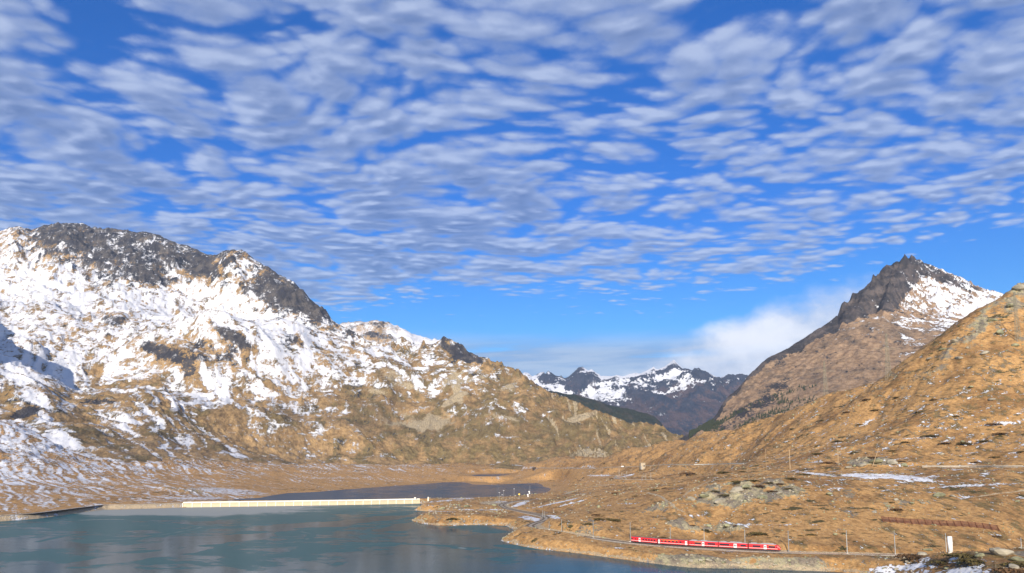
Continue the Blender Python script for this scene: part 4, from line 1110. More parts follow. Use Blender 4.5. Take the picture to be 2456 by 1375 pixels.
M['ballast'] = simple_mat('crushed_stone', (0.40, 0.34, 0.27), 0.95, noise=0.2, scale=0.9)
M['conc'] = simple_mat('tan_concrete', (0.54, 0.45, 0.30), 0.85, noise=0.10, scale=0.15)  # the concrete's own tan, darker than the pale ribs
M['house'] = simple_mat('dull_cream_render', (0.42, 0.35, 0.25), 0.9)
M['concw'] = simple_mat('pale_concrete', (0.74, 0.70, 0.60), 0.85, noise=0.06, scale=0.3)
M['wood'] = simple_mat('weathered_pole_wood', (0.42, 0.30, 0.18), 0.85, noise=0.15, scale=2.0)
M['rust'] = simple_mat('rusty_steel', (0.16, 0.065, 0.035), 0.8, noise=0.2, scale=0.8)
M['board'] = simple_mat('brown_barrier_board', (0.15, 0.065, 0.040), 0.85, noise=0.2, scale=0.5)
M['darkwood'] = simple_mat('dark_hut_boards', (0.06, 0.045, 0.035), 0.9)
M['stone'] = simple_mat('pale_gneiss', (0.36, 0.32, 0.24), 0.95, noise=0.25, scale=1.2)
M['lichen'] = simple_mat('lichen_covered_rock', (0.30, 0.29, 0.17), 0.95, noise=0.28, scale=1.0)
M['asph'] = simple_mat('grey_asphalt', (0.27, 0.24, 0.21), 0.9)
M['pyl'] = simple_mat('dull_pylon_steel', (0.27, 0.25, 0.18), 0.7, 0.0)
M['heath'] = simple_mat('heath_leaves', (0.105, 0.082, 0.028), 0.9, noise=0.3, scale=1.5)
M['heathb'] = simple_mat('brown_heath_leaves', (0.115, 0.065, 0.030), 0.9, noise=0.3, scale=1.5)

def offset_line(pts, d):
    out = []
    for i, p in enumerate(pts):
        a = pts[max(i - 1, 0)]; b = pts[min(i + 1, len(pts) - 1)]
        vx, vy = b[0] - a[0], b[1] - a[1]; L_ = math.hypot(vx, vy) + 1e-9
        out.append((p[0] - vy / L_ * d, p[1] + vx / L_ * d))
    return out

def strip(name, pts, prof, mat, parent=None, zfun=None, kind=None):
    """sweep a (side, z) profile along a plan polyline"""
    mb = MB(); n = len(prof); vs = []
    for i, p in enumerate(pts):
        a = pts[max(i - 1, 0)]; b = pts[min(i + 1, len(pts) - 1)]
        vx, vy = b[0] - a[0], b[1] - a[1]; L_ = math.hypot(vx, vy) + 1e-9
        nx, ny = -vy / L_, vx / L_
        z0 = zfun(i, p) if zfun else 0.0
        for s_, z in prof: vs.append((p[0] + nx * s_, p[1] + ny * s_, z0 + z))
    fs = []
    for i in range(len(pts) - 1):
        for j in range(n - 1):
            fs.append((i * n + j, i * n + j + 1, (i + 1) * n + j + 1, (i + 1) * n + j))
    mb.add(vs, fs)
    o = mb.build(name, mat, parent)
    if kind: o['kind'] = kind
    return o

# ---------------------------------------------------------------- railway line
def railway(line):
    base = strip('railway_track', line, [(-2.6, -0.45), (-1.6, 0.0), (1.6, 0.0), (2.6, -0.45)], M['ballast'], zfun=lambda i, p: TRZ, kind='structure')
    for s_ in (-0.5, 0.5):
        strip('rail', offset_line(line, s_), [(-0.07, 0.06), (-0.05, 0.24), (0.05, 0.24), (0.07, 0.06)], M['rail'], base, zfun=lambda i, p: TRZ)
    mb = MB()
    for i, p in enumerate(resample(line, 1.0)[1:-1]):
        q_ = _ang_at(line, p)
        mb.box((p[0], p[1], TRZ + 0.05), (0.26, 1.9, 0.14), q_)
    sl = mb.build('sleepers', M['sleeper'], base); sl['kind'] = 'stuff'
    return base
def _ang_at(line, p):
    L_ = np.array(line); k = int(np.argmin(np.hypot(L_[:, 0] - p[0], L_[:, 1] - p[1]))); k = min(k, len(L_) - 2)
    return math.atan2(L_[k + 1, 1] - L_[k, 1], L_[k + 1, 0] - L_[k, 0])
MAIN = resample(TRACK, 3.0)
railway(MAIN)
SIDE = offset_line([p for p in MAIN if p[0] < float(on_level(1296, 1268, TRZ)[0]) + 40 and p[1] > 490], 4.2)
railway(SIDE)

# ---------------------------------------------------------------- the red train
track_arr = np.array(resample(TRACK, 0.5))     # runs from the right end of the frame to the left
tx_, ty_ = on_level(1876, 1324.5, TRZ)
k0 = int(np.argmin(np.hypot(track_arr[:, 0] - tx_, track_arr[:, 1] - ty_)))
def along(m_):
    return track_arr[min(k0 + int(round(m_ / 0.5)), len(track_arr) - 1)]

BODY = [(-1.28, 0.95), (-1.33, 1.6), (-1.32, 2.4), (-1.22, 3.15), (-1.05, 3.42), (1.05, 3.42), (1.22, 3.15), (1.32, 2.4), (1.33, 1.6), (1.28, 0.95)]
def side_panel(mb, x0, x1, z0, z1, y, th=0.03):
    """a pane or strip lying proud of the flank; y carries the sign of the side"""
    def yy(z):
        return np.interp(z, [0.95, 1.6, 2.4, 3.15], [1.28, 1.33, 1.32, 1.22])
    sg = 1 if y > 0 else -1
    zs = [z0, (z0 + z1) / 2, z1] if z1 - z0 > 0.6 else [z0, z1]
    vs = []
    for x in (x0, x1):
        for z in zs:
            vs.append((x, sg * (yy(z) + th), z)); vs.append((x, sg * (yy(z) - 0.02), z))
    n = len(zs) * 2; fs = []
    for j in range(len(zs) - 1):
        a = 2 * j
        fs += [(a, n + a, n + a + 2, a + 2), (a + 1, a + 3, n + a + 3, n + a + 1)]
    fs += [(0, 1, n + 1, n), (n - 2, 2 * n - 2, 2 * n - 1, n - 1), tuple(list(range(0, n, 2)) + list(range(n - 1, 0, -2))), tuple([n + i for i in range(0, n, 2)] + [n + i for i in range(n - 1, 0, -2)])[::-1]]
    mb.add(vs, fs)

def carriage(L_, label, windows, doors, yellow, roofm, nose=False, roofkit=0, lo=1.0, hs=1.0):
    """origin at mid-length on the rails, +x to the head of the train"""
    r = thing('train_carriage', label, 'train carriage', group='carriages of the red train')
    h = L_ / 2
    mb = MB()
    n = len(BODY)
    if not nose:
        mb.prism(BODY, -h, h)
    else:
        stations = [(-h, 1.0, 1.0, 0), (h - 2.6, 1.0, 1.0, 0), (h - 1.5, 0.99, 0.96, 0), (h - 0.7, 0.95, 0.78, 0), (h - 0.15, 0.88, 0.50, 0), (h, 0.80, 0.32, 0)]
        vs = []
        for x, wy, hz_, _ in stations:
            for y, z in BODY: vs.append((x, y * wy, 0.95 + (z - 0.95) * hz_))
        fs = []
        for i in range(len(stations) - 1):
            for j in range(n): fs.append((i * n + j, i * n + (j + 1) % n, (i + 1) * n + (j + 1) % n, (i + 1) * n + j))
        fs += [tuple(range(n))[::-1], tuple((len(stations) - 1) * n + j for j in range(n))]
        mb.add(vs, fs)
    body = mb.build('body', M['red'], r)
    mb = MB(); he = h - (2.2 if nose else 0.0)
    mb.prism([(-1.10, 3.38), (-0.85, 3.60), (0, 3.68), (0.85, 3.60), (1.10, 3.38)], -h + 0.05, he)
    mb.build('roof', roofm, r)
    if roofkit:
        for a, b in [(-h + 1, -h + 4), (-1.5, 1.8), (h - 6.2, h - 3.2)][:roofkit]:
            mb = MB(); mb.box(((a + b) / 2, 0, 3.82), (b - a, 1.5, 0.34)); mb.build('roof_unit', M['roof'], r, bevel=0.05)
    mb = MB(); mb.box((0, 0, 0.72), (L_ - 2.5, 2.1, 0.42)); mb.build('underframe', M['under'], r)
    for bx_ in (-h + 2.8, h - 3.2):
        mb = MB(); mb.box((bx_, 0, 0.50), (2.6, 1.5, 0.30)); bg_ = mb.build('bogie', M['under'], r)
        for wx2 in (-0.85, 0.85):
            mb = MB(); mb.bar((bx_ + wx2, -0.62, 0.40), (bx_ + wx2, 0.62, 0.40), 0.72, n=12); mb.build('wheelset', M['rail'], bg_)
    for sd in (-1, 1):
        for (a, b, z0, z1) in windows:
            mb = MB(); side_panel(mb, a, b, z0, z1, sd, 0.025); mb.build('window', M['glass'], r)
        for (a, b) in doors:
            mb = MB(); side_panel(mb, a, b, 1.02, 3.02, sd, 0.045); dr = mb.build('door', M['white'], r)
            w_ = (b - a)
            for k in ((0.30, 0.70),) if w_ < 1.3 else ((0.14, 0.42), (0.58, 0.86)):
                mb = MB(); side_panel(mb, a + w_ * k[0], a + w_ * k[1], 1.75, 2.70, sd, 0.06); mb.build('door_window', M['glass'], dr)
        # white line under the windows, broken at the doors
        edges = [-h + 0.05] + [v for d_ in sorted(doors) for v in d_] + [h - (1.2 if nose else 0.05)]
        for a, b in zip(edges[::2], edges[1::2]):
            if b - a > 0.3:
                mb = MB(); side_panel(mb, a, b, lo, lo + 0.16, sd, 0.022); mb.build('white_line', M['white'], r)
        for a, b in yellow:
            mb = MB(); side_panel(mb, a, b, 2.86, 2.98, sd, 0.022); mb.build('first_class_line', M['yellow'], r)
    if nose:
        mb = MB()
        mb.add([(h - 1.42, -0.95, 3.22), (h - 1.42, 0.95, 3.22), (h - 0.35, 0.98, 2.25), (h - 0.35, -0.98, 2.25), (h - 1.36, -0.95, 3.28), (h - 1.36, 0.95, 3.28), (h - 0.22, 0.98, 2.32), (h - 0.22, -0.98, 2.32)],
               [(0, 1, 2, 3), (4, 7, 6, 5), (0, 4, 5, 1), (1, 5, 6, 2), (2, 6, 7, 3), (3, 7, 4, 0)])
        mb.build('windscreen', M['glass'], r)
        for y in (-0.85, 0.85):
            mb = MB(); mb.bar((h - 0.2, y, 1.35), (h + 0.06, y, 1.35), 0.28, n=10); mb.build('headlight', M['white'], r)
        mb = MB(); mb.box((h - 0.3, 0, 0.72), (0.9, 1.9, 0.42)); mb.build('snow_plough', M['under'], r, bevel=0.06)
    else:
        mb = MB(); mb.box((h + 0.16, 0, 2.1), (0.34, 1.7, 2.3)); mb.build('gangway', M['rubber'], r, bevel=0.04)
    return r

def row(x0, n, w_, gap, z0=1.95, z1=2.75): return [(x0 + i * (w_ + gap), x0 + i * (w_ + gap) + w_, z0, z1) for i in range(n)]
pos_m = 0.6
specs = [
    (15.7, 'red railcar with sloping cab nose at the head of the train', [(-5.9, -1.9, 1.85, 2.75), (2.1, 5.4, 1.85, 2.75), (6.0, 6.4, 1.7, 2.7)], [(-0.25, 1.1)], [(2.1, 5.4)], M['roof'], True, 3, 1.30),
    (15.1, 'red centre railcar with a double white door and dark window bands', [(-7.1, -1.9, 1.85, 2.75), (3.9, 6.8, 1.85, 2.75)], [(0.4, 2.0)], [], M['roof'], False, 3, 1.30),
    (15.5, 'red railcar coupled to the old coaches, first class line over its short window', [(-4.9, -1.3, 1.85, 2.75), (2.2, 6.4, 1.85, 2.75), (-6.6, -6.2, 1.7, 2.5)], [(-0.8, 0.5)], [(-4.9, -1.3)], M['roof'], False, 2, 1.30),
    (17.6, 'red coach with white end doors and a yellow first class stripe', row(-7.3, 6, 1.25, 0.95), [(-8.8, -7.9), (7.0, 8.1)], [(-7.4, 3.0)], M['roofd'], False, 0, 1.36),
    (17.6, 'last red coach of the train, one white door left of its five windows', row(-1.0, 5, 1.2, 0.7) + [(-8.7, -7.7, 1.9, 2.7), (-6.0, -5.4, 1.9, 2.7)], [(-3.6, -2.3)], [], M['roofd'], False, 0, 1.36),
]
bend_scale = 1.0
for i, (L_, lb, wi, dr, ye, rf, ns, kit, lo) in enumerate(specs):
    r = carriage(L_, lb, wi, dr, ye, rf, ns, kit, lo)
    a = along(pos_m); b = along(pos_m + L_)
    r.location = ((a[0] + b[0]) / 2, (a[1] + b[1]) / 2, TRZ + 0.24)
    r.rotation_euler.z = math.atan2(a[1] - b[1], a[0] - b[0])
    if i in (0, 2, ):
        # folded pantograph arms
        mb = MB(); h_ = 3.95
        for y in (-0.45, 0.45):
            mb.bar((-0.2, y, h_), (-1.9, y, h_ + 0.45), 0.07); mb.bar((-1.9, y, h_ + 0.45), (-0.5, y, h_ + 1.0), 0.06)
        mb.bar((-0.5, -0.8, h_ + 1.02), (-0.5, 0.8, h_ + 1.02), 0.09)
        mb.build('pantograph', M['under'], r)
    pos_m += L_ + 0.55

# ---------------------------------------------------------------- overhead line masts
def mast_mesh(h_, side, arm=3.0, w_=0.26):
    post = MB(); post.bar((0, 0, -0.3), (0, 0, h_), w_, w_ * 1.1, w2=w_ * 0.8)
    base = MB(); base.box((0, 0, 0.1), (0.9, 0.9, 0.5))
    br = MB()
    br.bar((0, 0, h_ - 1.0), (0, side * arm, h_ - 0.9), 0.10)
    br.bar((0, 0, h_ - 0.25), (0, side * arm * 0.9, h_ - 0.9), 0.06)
    br.bar((0, 0, h_ - 1.9), (0, side * arm, h_ - 1.3), 0.07)
    br.bar((0, side * arm, h_ - 0.9), (0, side * arm, h_ - 1.4), 0.05)
    return post, base, br
def mast(px, pyb, pyt, label, side_px=None, lo_z=None, dist=None, w_=0.34):
    if dist is None:
        x, y, z = hit(px, pyb)
    else:
        t, s = ray(px, pyb); y = dist; x = float(t) * y; z = ground_z(x, y)
    t2, s2 = ray(px, pyt)
    top = CAMZ + float(s2) * y
    h_ = max(2.0, top - z)
    L_ = np.array(MAIN); k = int(np.argmin(np.hypot(L_[:, 0] - x, L_[:, 1] - y)))
    ang = math.atan2(L_[k, 1] - y, L_[k, 0] - x)
    r = thing('catenary_mast', label, 'catenary mast', (x, y, z), ang - math.pi / 2, 'overhead line masts along the railway')
    p, b, br = mast_mesh(h_, 1, min(3.2, math.hypot(L_[k, 0] - x, L_[k, 1] - y) + 0.3), w_)
    p.build('post', M['steel'], r); b.build('footing', M['concw'], r); br.build('bracket', M['under'], r)
    return r
def track_back(px, off=3.6):
    """distance of a mast standing just behind the rails at photo column px"""
    L_ = np.array(offset_line(MAIN, -off)); t = float(ray(px, 1290)[0])
    r_ = L_[:, 0] / L_[:, 1]
    ok = L_[:, 1] < 560
    k = int(np.argmin(np.where(ok, np.abs(r_ - t), 9)))
    return float(L_[k, 1])
for px, pb, pt, lb in [(1512, 1297, 1253, 'grey line mast just left of the last coach'), (1608, 1290, 1265, 'grey line mast rising behind the first class coach'), (1689, 1293, 1269, 'grey line mast rising behind the third railcar from the nose'),
                       (1787, 1300, 1270, 'grey line mast rising at the joint behind the leading railcar'), (1892, 1320, 1273, 'grey line mast just in front of the train nose'), (2032, 1321, 1272, 'line mast on the open track between the train nose mast and the snow fence'),
                       (2147, 1322, 1274, 'line mast below the left part of the snow fence'), (2270, 1321, 1279, 'line mast standing immediately left of the white cylinder'), (2450, 1316, 1290, 'short line mast at the right edge of the photo'),
                       (1423, 1286, 1248, 'line mast between the bend of the track and the train')]:
    mast(px, pb, pt, lb, dist=track_back(px))
for px, pb, pt, d_, lb in [(1347, 1279, 1246, 512, 'line mast below the pale scree right after the tight bend'), (1317, 1273, 1250, 535, 'line mast close to the right side of the tight bend'),
                           (1328, 1240, 1220, 700, 'line mast inside the upper bend beside the snow'), (1298, 1230, 1206, 790, 'line mast on the slope above the middle straight'), (1302, 1245, 1224, 655, 'left one of two masts in the upper bend'), (1306, 1246, 1226, 650, 'right one of two masts in the upper bend'),
                           (1228, 1221, 1196, 800, 'line mast beside the track in front of the yellow wall'), (1197, 1211, 1191, 905, 'line mast left of the first bend by the dam end')]:
    mast(px, pb, pt, lb, dist=d_, w_=0.3)

# lamps and signals at the station yard above the far lake
def yard_pole(px, pyb, pyt, label, cat, kind):
    x, y = on_level(px, pyb, 5.6); x, y = float(x), float(y); z = max(ground_z(x, y), 3.0)
    top = CAMZ + float(ray(px, pyt)[1]) * y
    h_ = top - z
    r = thing(kind, label, cat, (x, y, z))
    mb = MB(); mb.bar((0, 0, -0.3), (0, 0, h_), 0.34, w2=0.24, n=8); mb.build('pole', M['steel'], r)
    return r, h_
for px, pb, pt, lb in [(1197.5, 1196, 1182, 'medium yard lamp, leftmost of the three by the dam track'), (1204.5, 1196, 1187, 'shortest yard lamp between two taller ones'), (1208, 1196, 1177, 'tallest yard lamp of the three by the dam track'), (1233, 1195, 1173, 'lone grey yard lamp left of the yellow disc')]:
    r, h_ = yard_pole(px, pb, pt, lb, 'lamp post', 'lamp_post'); r['group'] = 'lamp posts in the station yard'
    mb = MB(); mb.box((0, 0, h_ + 0.1), (1.7, 0.4, 0.28)); mb.build('lamp_head', M['white'], r, bevel=0.05)
r, h_ = yard_pole(1245.3, 1196, 1187, 'yellow disc signal on a short post in the yard', 'signal', 'railway_signal')
mb = MB(); mb.bar((0, -0.12, h_ + 0.6), (0, 0.12, h_ + 0.6), 2.2, n=16); mb.build('disc', M['yellow'], r)
r, h_ = yard_pole(1271, 1195, 1165, 'tall mast with white radar domes above the yard', 'antenna mast', 'antenna_mast')
for dx_, dz_, rr in [(-1.0, 0.52, 1.3), (-0.5, 0.40, 1.2), (-2.6, 0.28, 1.5), (-2.3, 0.16, 1.2)]:
    bm = bmesh.new(); bmesh.ops.create_uvsphere(bm, u_segments=12, v_segments=8, radius=rr * 0.75)
    bmesh.ops.translate(bm, verts=bm.verts, vec=(dx_, 0, h_ * dz_)); me = bpy.data.meshes.new('dome'); bm.to_mesh(me); bm.free(); me.shade_smooth(); me.materials.append(M['white']); link('dome', me, r)
mb = MB(); mb.bar((-2.3, 0, -0.2), (-2.3, 0, h_ * 0.2), 0.3); mb.bar((-2.6, 0, h_ * 0.28), (0, 0, h_ * 0.4), 0.2); mb.build('stand', M['steel'], r)
# yellow stone retaining wall below the yard
a = on_level(1205, 1205.5, 3.0); b = on_level(1224, 1204, 3.0)
mb = MB(); ax, ay, bx2, by2 = float(a[0]), float(a[1]), float(b[0]), float(b[1])
wl_ = thing('retaining_wall', 'yellow stone retaining wall under the station yard', 'wall', ((ax + bx2) / 2, (ay + by2) / 2, 2.6), math.atan2(by2 - ay, bx2 - ax))
Lw = math.hypot(bx2 - ax, by2 - ay)
for j in range(3):
    for i in range(8):
        mb = MB(); mb.box((-Lw / 2 + (i + 0.5 + 0.25 * (j % 2)) * Lw / 8.5, 0.03 * ((i + j) % 3), 0.6 + j * 1.0), (Lw / 8.5 - 0.12, 0.9, 0.9)); mb.build('stone', M['conc'], wl_)

# ---------------------------------------------------------------- dam
dam_line = np.array(DAM); segL = np.r_[0, np.cumsum(np.hypot(*(dam_line[1:] - dam_line[:-1]).T))]
Ltot = segL[-1]
def dam_at(s_):
    return np.interp(s_, segL, dam_line[:, 0]), np.interp(s_, segL, dam_line[:, 1])
NP_ = 27
dam = thing('dam', 'long pale concrete dam wall between the two lakes', 'dam', (float(dam_at(Ltot / 2)[0]), float(dam_at(Ltot / 2)[1]), 0))
inv = dam.location.copy()
for i in range(NP_):
    s0, s1 = Ltot * i / NP_, Ltot * (i + 1) / NP_
    x0, y0 = dam_at(s0 + 0.25); x1, y1 = dam_at(s1 - 0.25)
    a_ = math.atan2(y1 - y0, x1 - x0)
    top = 4.7
    mb = MB(); Lp = math.hypot(x1 - x0, y1 - y0)
    mb.prism([(-0.2, -1.5), (0.5, top), (3.2, top), (5.5, -9.0)], -Lp / 2, Lp / 2)
    p = mb.build('wall_panel', M['conc'], dam); p.location = (float(x0 + x1) / 2 - inv.x, float(y0 + y1) / 2 - inv.y, 0); p.rotation_euler.z = a_
    mb = MB(); mb.box((0, 0, 0), (0.9, 0.7, top + 1.2))
    xb, yb = dam_at(s0); p = mb.build('rib', M['concw'], dam); p.location = (float(xb) - inv.x, float(yb) - inv.y - 0.1, (top - 1.5) / 2 + 0.3); p.rotation_euler.z = a_
crest_pts = [tuple(float(v) for v in dam_at(s_)) for s_ in np.linspace(-1, Ltot + 1, 60)]
cr_o = strip('crest_walkway', [(x - inv.x, y - inv.y) for x, y in crest_pts], [(-0.3, 4.65), (-0.3, 5.05), (3.4, 5.05), (3.4, 4.65)], M['concw'], dam)
cr_o2 = strip('far_parapet', [(x - inv.x, y - inv.y) for x, y in crest_pts], [(3.1, 5.05), (3.1, 5.95), (3.35, 5.95), (3.35, 5.05)], M['concw'], dam)
mb = MB(); xr, yr = dam_at(Ltot * 0.975); mb.box((0, 0, 0), (2.2, 2.2, 2.6)); g_ = mb.build('gauge_house', M['concw'], dam, (float(xr) - inv.x, float(yr) - inv.y + 1.4, 6.3), bevel=0.1)

# small pillar and cairns on the spit
def stone_mesh(name, seed, flat=0.7, sub=2):
    bm = bmesh.new(); bmesh.ops.create_icosphere(bm, subdivisions=sub, radius=0.5)
    r_ = random.Random(seed); ax_ = [Vector((r_.uniform(-1, 1), r_.uniform(-1, 1), r_.uniform(-1, 1))).normalized() for _ in range(7)]
    lim = [r_.uniform(0.28, 0.42) for _ in ax_]
    for v in bm.verts:
        for a_, l_ in zip(ax_, lim):
            d_ = v.co.dot(a_)
            if d_ > l_: v.co -= a_ * (d_ - l_)
        v.co *= 1 + r_.uniform(-0.05, 0.05)
        v.co.z *= flat
    me = bpy.data.meshes.new(name); bm.to_mesh(me); bm.free(); return me
boulder_meshes = []
for k in range(8):
    me = stone_mesh('boulder', 40 + k, 0.55 + 0.1 * (k % 3)); me.materials.append(M['stone'] if k % 2 else M['lichen']); boulder_meshes.append(me)

x, y = on_level(1027, 1197, 7.6)
c_ = thing('stone_pillar', 'small pale pillar on the knoll at the end of the dam', 'pillar', (float(x), float(y), 6.3))
mb = MB(); mb.bar((0, 0, -1), (0, 0, 3.6), 1.5, w2=1.0); mb.build('shaft', M['concw'], c_)
x, y, z = hit(1080, 1217)
c_ = thing('stone_cairn', 'stacked stone cairn on the rocky headland', 'cairn', (x, y, z - 0.2))
for k, (r_, zz_) in enumerate([(3.2, .7), (2.6, 2.0), (2.0, 3.1), (1.5, 4.1), (1.0, 4.9)]):
    o = link('stone', boulder_meshes[(2 * k + 1) % 8], c_, (0.2 * math.sin(k * 2), 0.2 * math.cos(k), zz_)); o.scale = (r_, r_, r_ * 0.9); o.rotation_euler.z = k

# ---------------------------------------------------------------- causeway wall stones on the left shore
cw = resample([tuple(p) for p in CAUSEWAY], 7.0)
cwo = strip('causeway', resample(CAUSEWAY, 4.0), [(-2.2, 0.02), (-2.1, 0.30), (2.1, 0.30), (2.2, 0.02)], M['ballast'], zfun=lambda i, p: 4.5, kind='structure')

# ---------------------------------------------------------------- white cylinder
x, y, z = hit(2280, 1325)
dcy = y
h_ = (CAMZ + float(ray(2280, 1287)[1]) * y) - z
w_ = 10.0 / F * y * 1.02
s_ = thing('white_cylinder', 'smooth white upright cylinder on the rocky knoll', 'silo', (x, y, z - 0.1))
bm = bmesh.new(); bmesh.ops.create_cone(bm, cap_ends=True, segments=32, radius1=w_ / 2, radius2=w_ / 2, depth=h_)
bmesh.ops.translate(bm, verts=bm.verts, vec=(0, 0, h_ / 2)); me = bpy.data.meshes.new('shell'); bm.to_mesh(me); bm.free(); me.materials.append(M['white'])
for p in me.polygons: p.use_smooth = abs(p.normal.z) < 0.5
link('shell', me, s_)
mb = MB(); mb.bar((0, 0, h_ - 0.02), (0, 0, h_ + 0.12), w_ * 0.94, n=32); mb.build('lid', M['white'], s_)
mb = MB(); mb.bar((0, 0, -0.3), (0, 0, 0.12), w_ * 1.12, n=32); mb.build('plinth', M['concw'], s_)

# ---------------------------------------------------------------- snow fence
NF = 17
ft = [(2116 + (2394 - 2116) * i / (NF - 1), 1251.5 + 19.0 * i / (NF - 1)) for i in range(NF)]
fpos = [hit(a, b) for a, b in ft]
fx = np.array(fpos)
# one even line on the slope
k_ = np.arange(NF); ys_ = np.polyval(np.polyfit(k_, fx[:, 1], 1), k_); ts_ = np.array([float(ray(a, b)[0]) for a, b in ft])
fence_c = (float(ts_[8] * ys_[8]), float(ys_[8]))
fence = thing('snow_fence', 'long rusty brown snow fence with slanted posts on the slope', 'fence', (fence_c[0], fence_c[1], ground_z(*fence_c)))
fpts = []
for i in range(NF):
    y_ = float(ys_[i]); x_ = float(ts_[i] * y_); fpts.append(Vector((x_, y_, ground_z(x_, y_))))
o_ = Vector(fence.location)
for i in range(NF):
    p = fpts[i] - o_
    mb = MB(); mb.bar(p + Vector((0.2, -0.5, -0.3)), p + Vector((-0.25, 0.35, 3.0)), 0.30, 0.34); po = mb.build('post', M['rust'], fence)
    mb = MB(); mb.bar(p + Vector((0.5, -2.2, -1.4)), p + Vector((-0.1, 0.1, 2.2)), 0.18); mb.build('brace', M['rust'], po)
for i in range(NF - 1):
    p, q_ = fpts[i] - o_, fpts[i + 1] - o_
    for j in range(5):
        z_ = 0.4 + j * 0.56
        mb = MB(); mb.bar(p + Vector((0, 0.25 * z_ - 0.1 + 0.12, z_)), q_ + Vector((0, 0.25 * z_ - 0.1 + 0.12, z_ + 0.02 * ((i * 7 + j) % 3))), 0.08, 0.40); mb.build('board', M['board'], fence)

# ---------------------------------------------------------------- lattice pylons
def pylon(px, pyb, pyt, arms, label, dist, k=1.0, yaw=0.0):
    t, s = ray(px, pyb); y = dist; x = float(t) * y
    z = min(CAMZ + float(s) * y, ground_z(x, y) + 1) if dist < 3300 else CAMZ + float(s) * y
    h_ = CAMZ + float(ray(px, pyt)[1]) * y - z
    r = thing('power_pylon', label, 'pylon', (x, y, z), yaw, 'lattice pylons on the slope')
    b = h_ * 0.055 * k; tp = h_ * 0.010
    leg = []
    def c(q_, sx, sy): w__ = b + (tp - b) * q_; return Vector((sx * w__, sy * w__, q_ * h_))
    th = 0.15 + h_ * 0.0015
    for sx in (-1, 1):
        for sy in (-1, 1):
            mb = MB(); mb.bar(c(-0.02, sx, sy), c(1, sx, sy), th, w2=th * 0.6); mb.build('leg', M['pyl'], r)
    mb = MB(); n_ = 11; q0 = 0.0
    qs = [1 - (1 - i / n_) ** 1.15 for i in range(n_ + 1)]
    for i in range(n_):
        for (ax1, ay1), (ax2, ay2) in [((-1, -1), (1, -1)), ((1, -1), (1, 1)), ((1, 1), (-1, 1)), ((-1, 1), (-1, -1))]:
            mb.bar(c(qs[i], ax1, ay1), c(qs[i + 1], ax2, ay2), th * 0.45); mb.bar(c(qs[i], ax2, ay2), c(qs[i + 1], ax1, ay1), th * 0.45)
            mb.bar(c(qs[i], ax1, ay1), c(qs[i], ax2, ay2), th * 0.4)
    mb.build('lattice', M['pyl'], r)
    for q_, hw in arms:
        mb = MB(); zz_ = q_ * h_
        for sg in (-1, 1):
            mb.bar((0, -0.4, zz_), (sg * hw, 0, zz_), th * 0.7); mb.bar((0, 0.4, zz_ + h_ * 0.035), (sg * hw, 0, zz_), th * 0.5)
            for f_ in (0.5, 1.0): mb.bar((sg * hw * f_, 0, zz_), (sg * hw * f_, 0, zz_ - h_ * 0.03), th * 0.5)
        mb.build('crossarm', M['pyl'], r)
    return r
pylon(1981, 957, 866, [(0.73, 14.0)], 'lattice pylon on the skyline left of the pointed peak', 1112)
pylon(2133, 934, 800, [(0.72, 17.0)], 'taller lattice pylon in front of the pointed peak, its feet on the slope', 960, 0.8)
pylon(2447, 880, 700, [(0.82, 16.0), (0.68, 13.0)], 'thin lattice pylon against the slope at the right edge', 850, 0.55)

# ---------------------------------------------------------------- wooden line poles
def wpole(px, pyb, pxt, pyt, label, w_=0.42, double=False):
    x, y, z = hit(px, pyb)
    t2, s2 = ray(pxt, pyt)
    top = Vector((float(t2) * y, y, CAMZ + float(s2) * y)) - Vector((x, y, z))
    r = thing('line_pole', label, 'utility pole', (x, y, z), 0, 'wooden line poles on the slope')
    for dx_ in ((-0.45, 0.45) if double else (0,)):
        mb = MB(); mb.bar(Vector((dx_, 0, -0.3)), top + Vector((dx_ * 0.4, 0, 0)), w_, w2=w_ * 0.75, n=8); mb.build('pole', M['wood'], r)
    mb = MB(); mb.bar(top * 0.93 + Vector((-0.8, 0, 0)), top * 0.93 + Vector((0.8, 0, 0)), 0.14); mb.build('crosspiece', M['wood'], r)
wpole(1895, 1126, 1893, 1078, 'thick pale pole standing on a snow strip', 0.75)
wpole(2011, 1113, 2009, 1076, 'pale double pole right of the thick one', 0.42, True)
wpole(2092, 1119, 2108, 1074, 'pale pole leaning to the right', 0.5)
wpole(1838, 1122, 1836, 1075, 'thin pole left of the thick pale one', 0.34)
wpole(1752, 1124, 1750, 1083, 'thin pole crossing the road parapet', 0.34)
wpole(1631, 1142, 1631, 1116, 'thin pole below the road wall', 0.34)
wpole(1667, 1133, 1667, 1112, 'thin pole under the pale end of the road wall', 0.30)
wpole(1573, 1141, 1573, 1120, 'thin pole on the brown bank right of the upper loop', 0.34)
wpole(1460, 1164, 1460, 1152, 'short dark pole beside the gravel track', 0.34)
wpole(1322, 1174, 1321, 1160, 'lone dark pole on the shore of the far lake', 0.5)
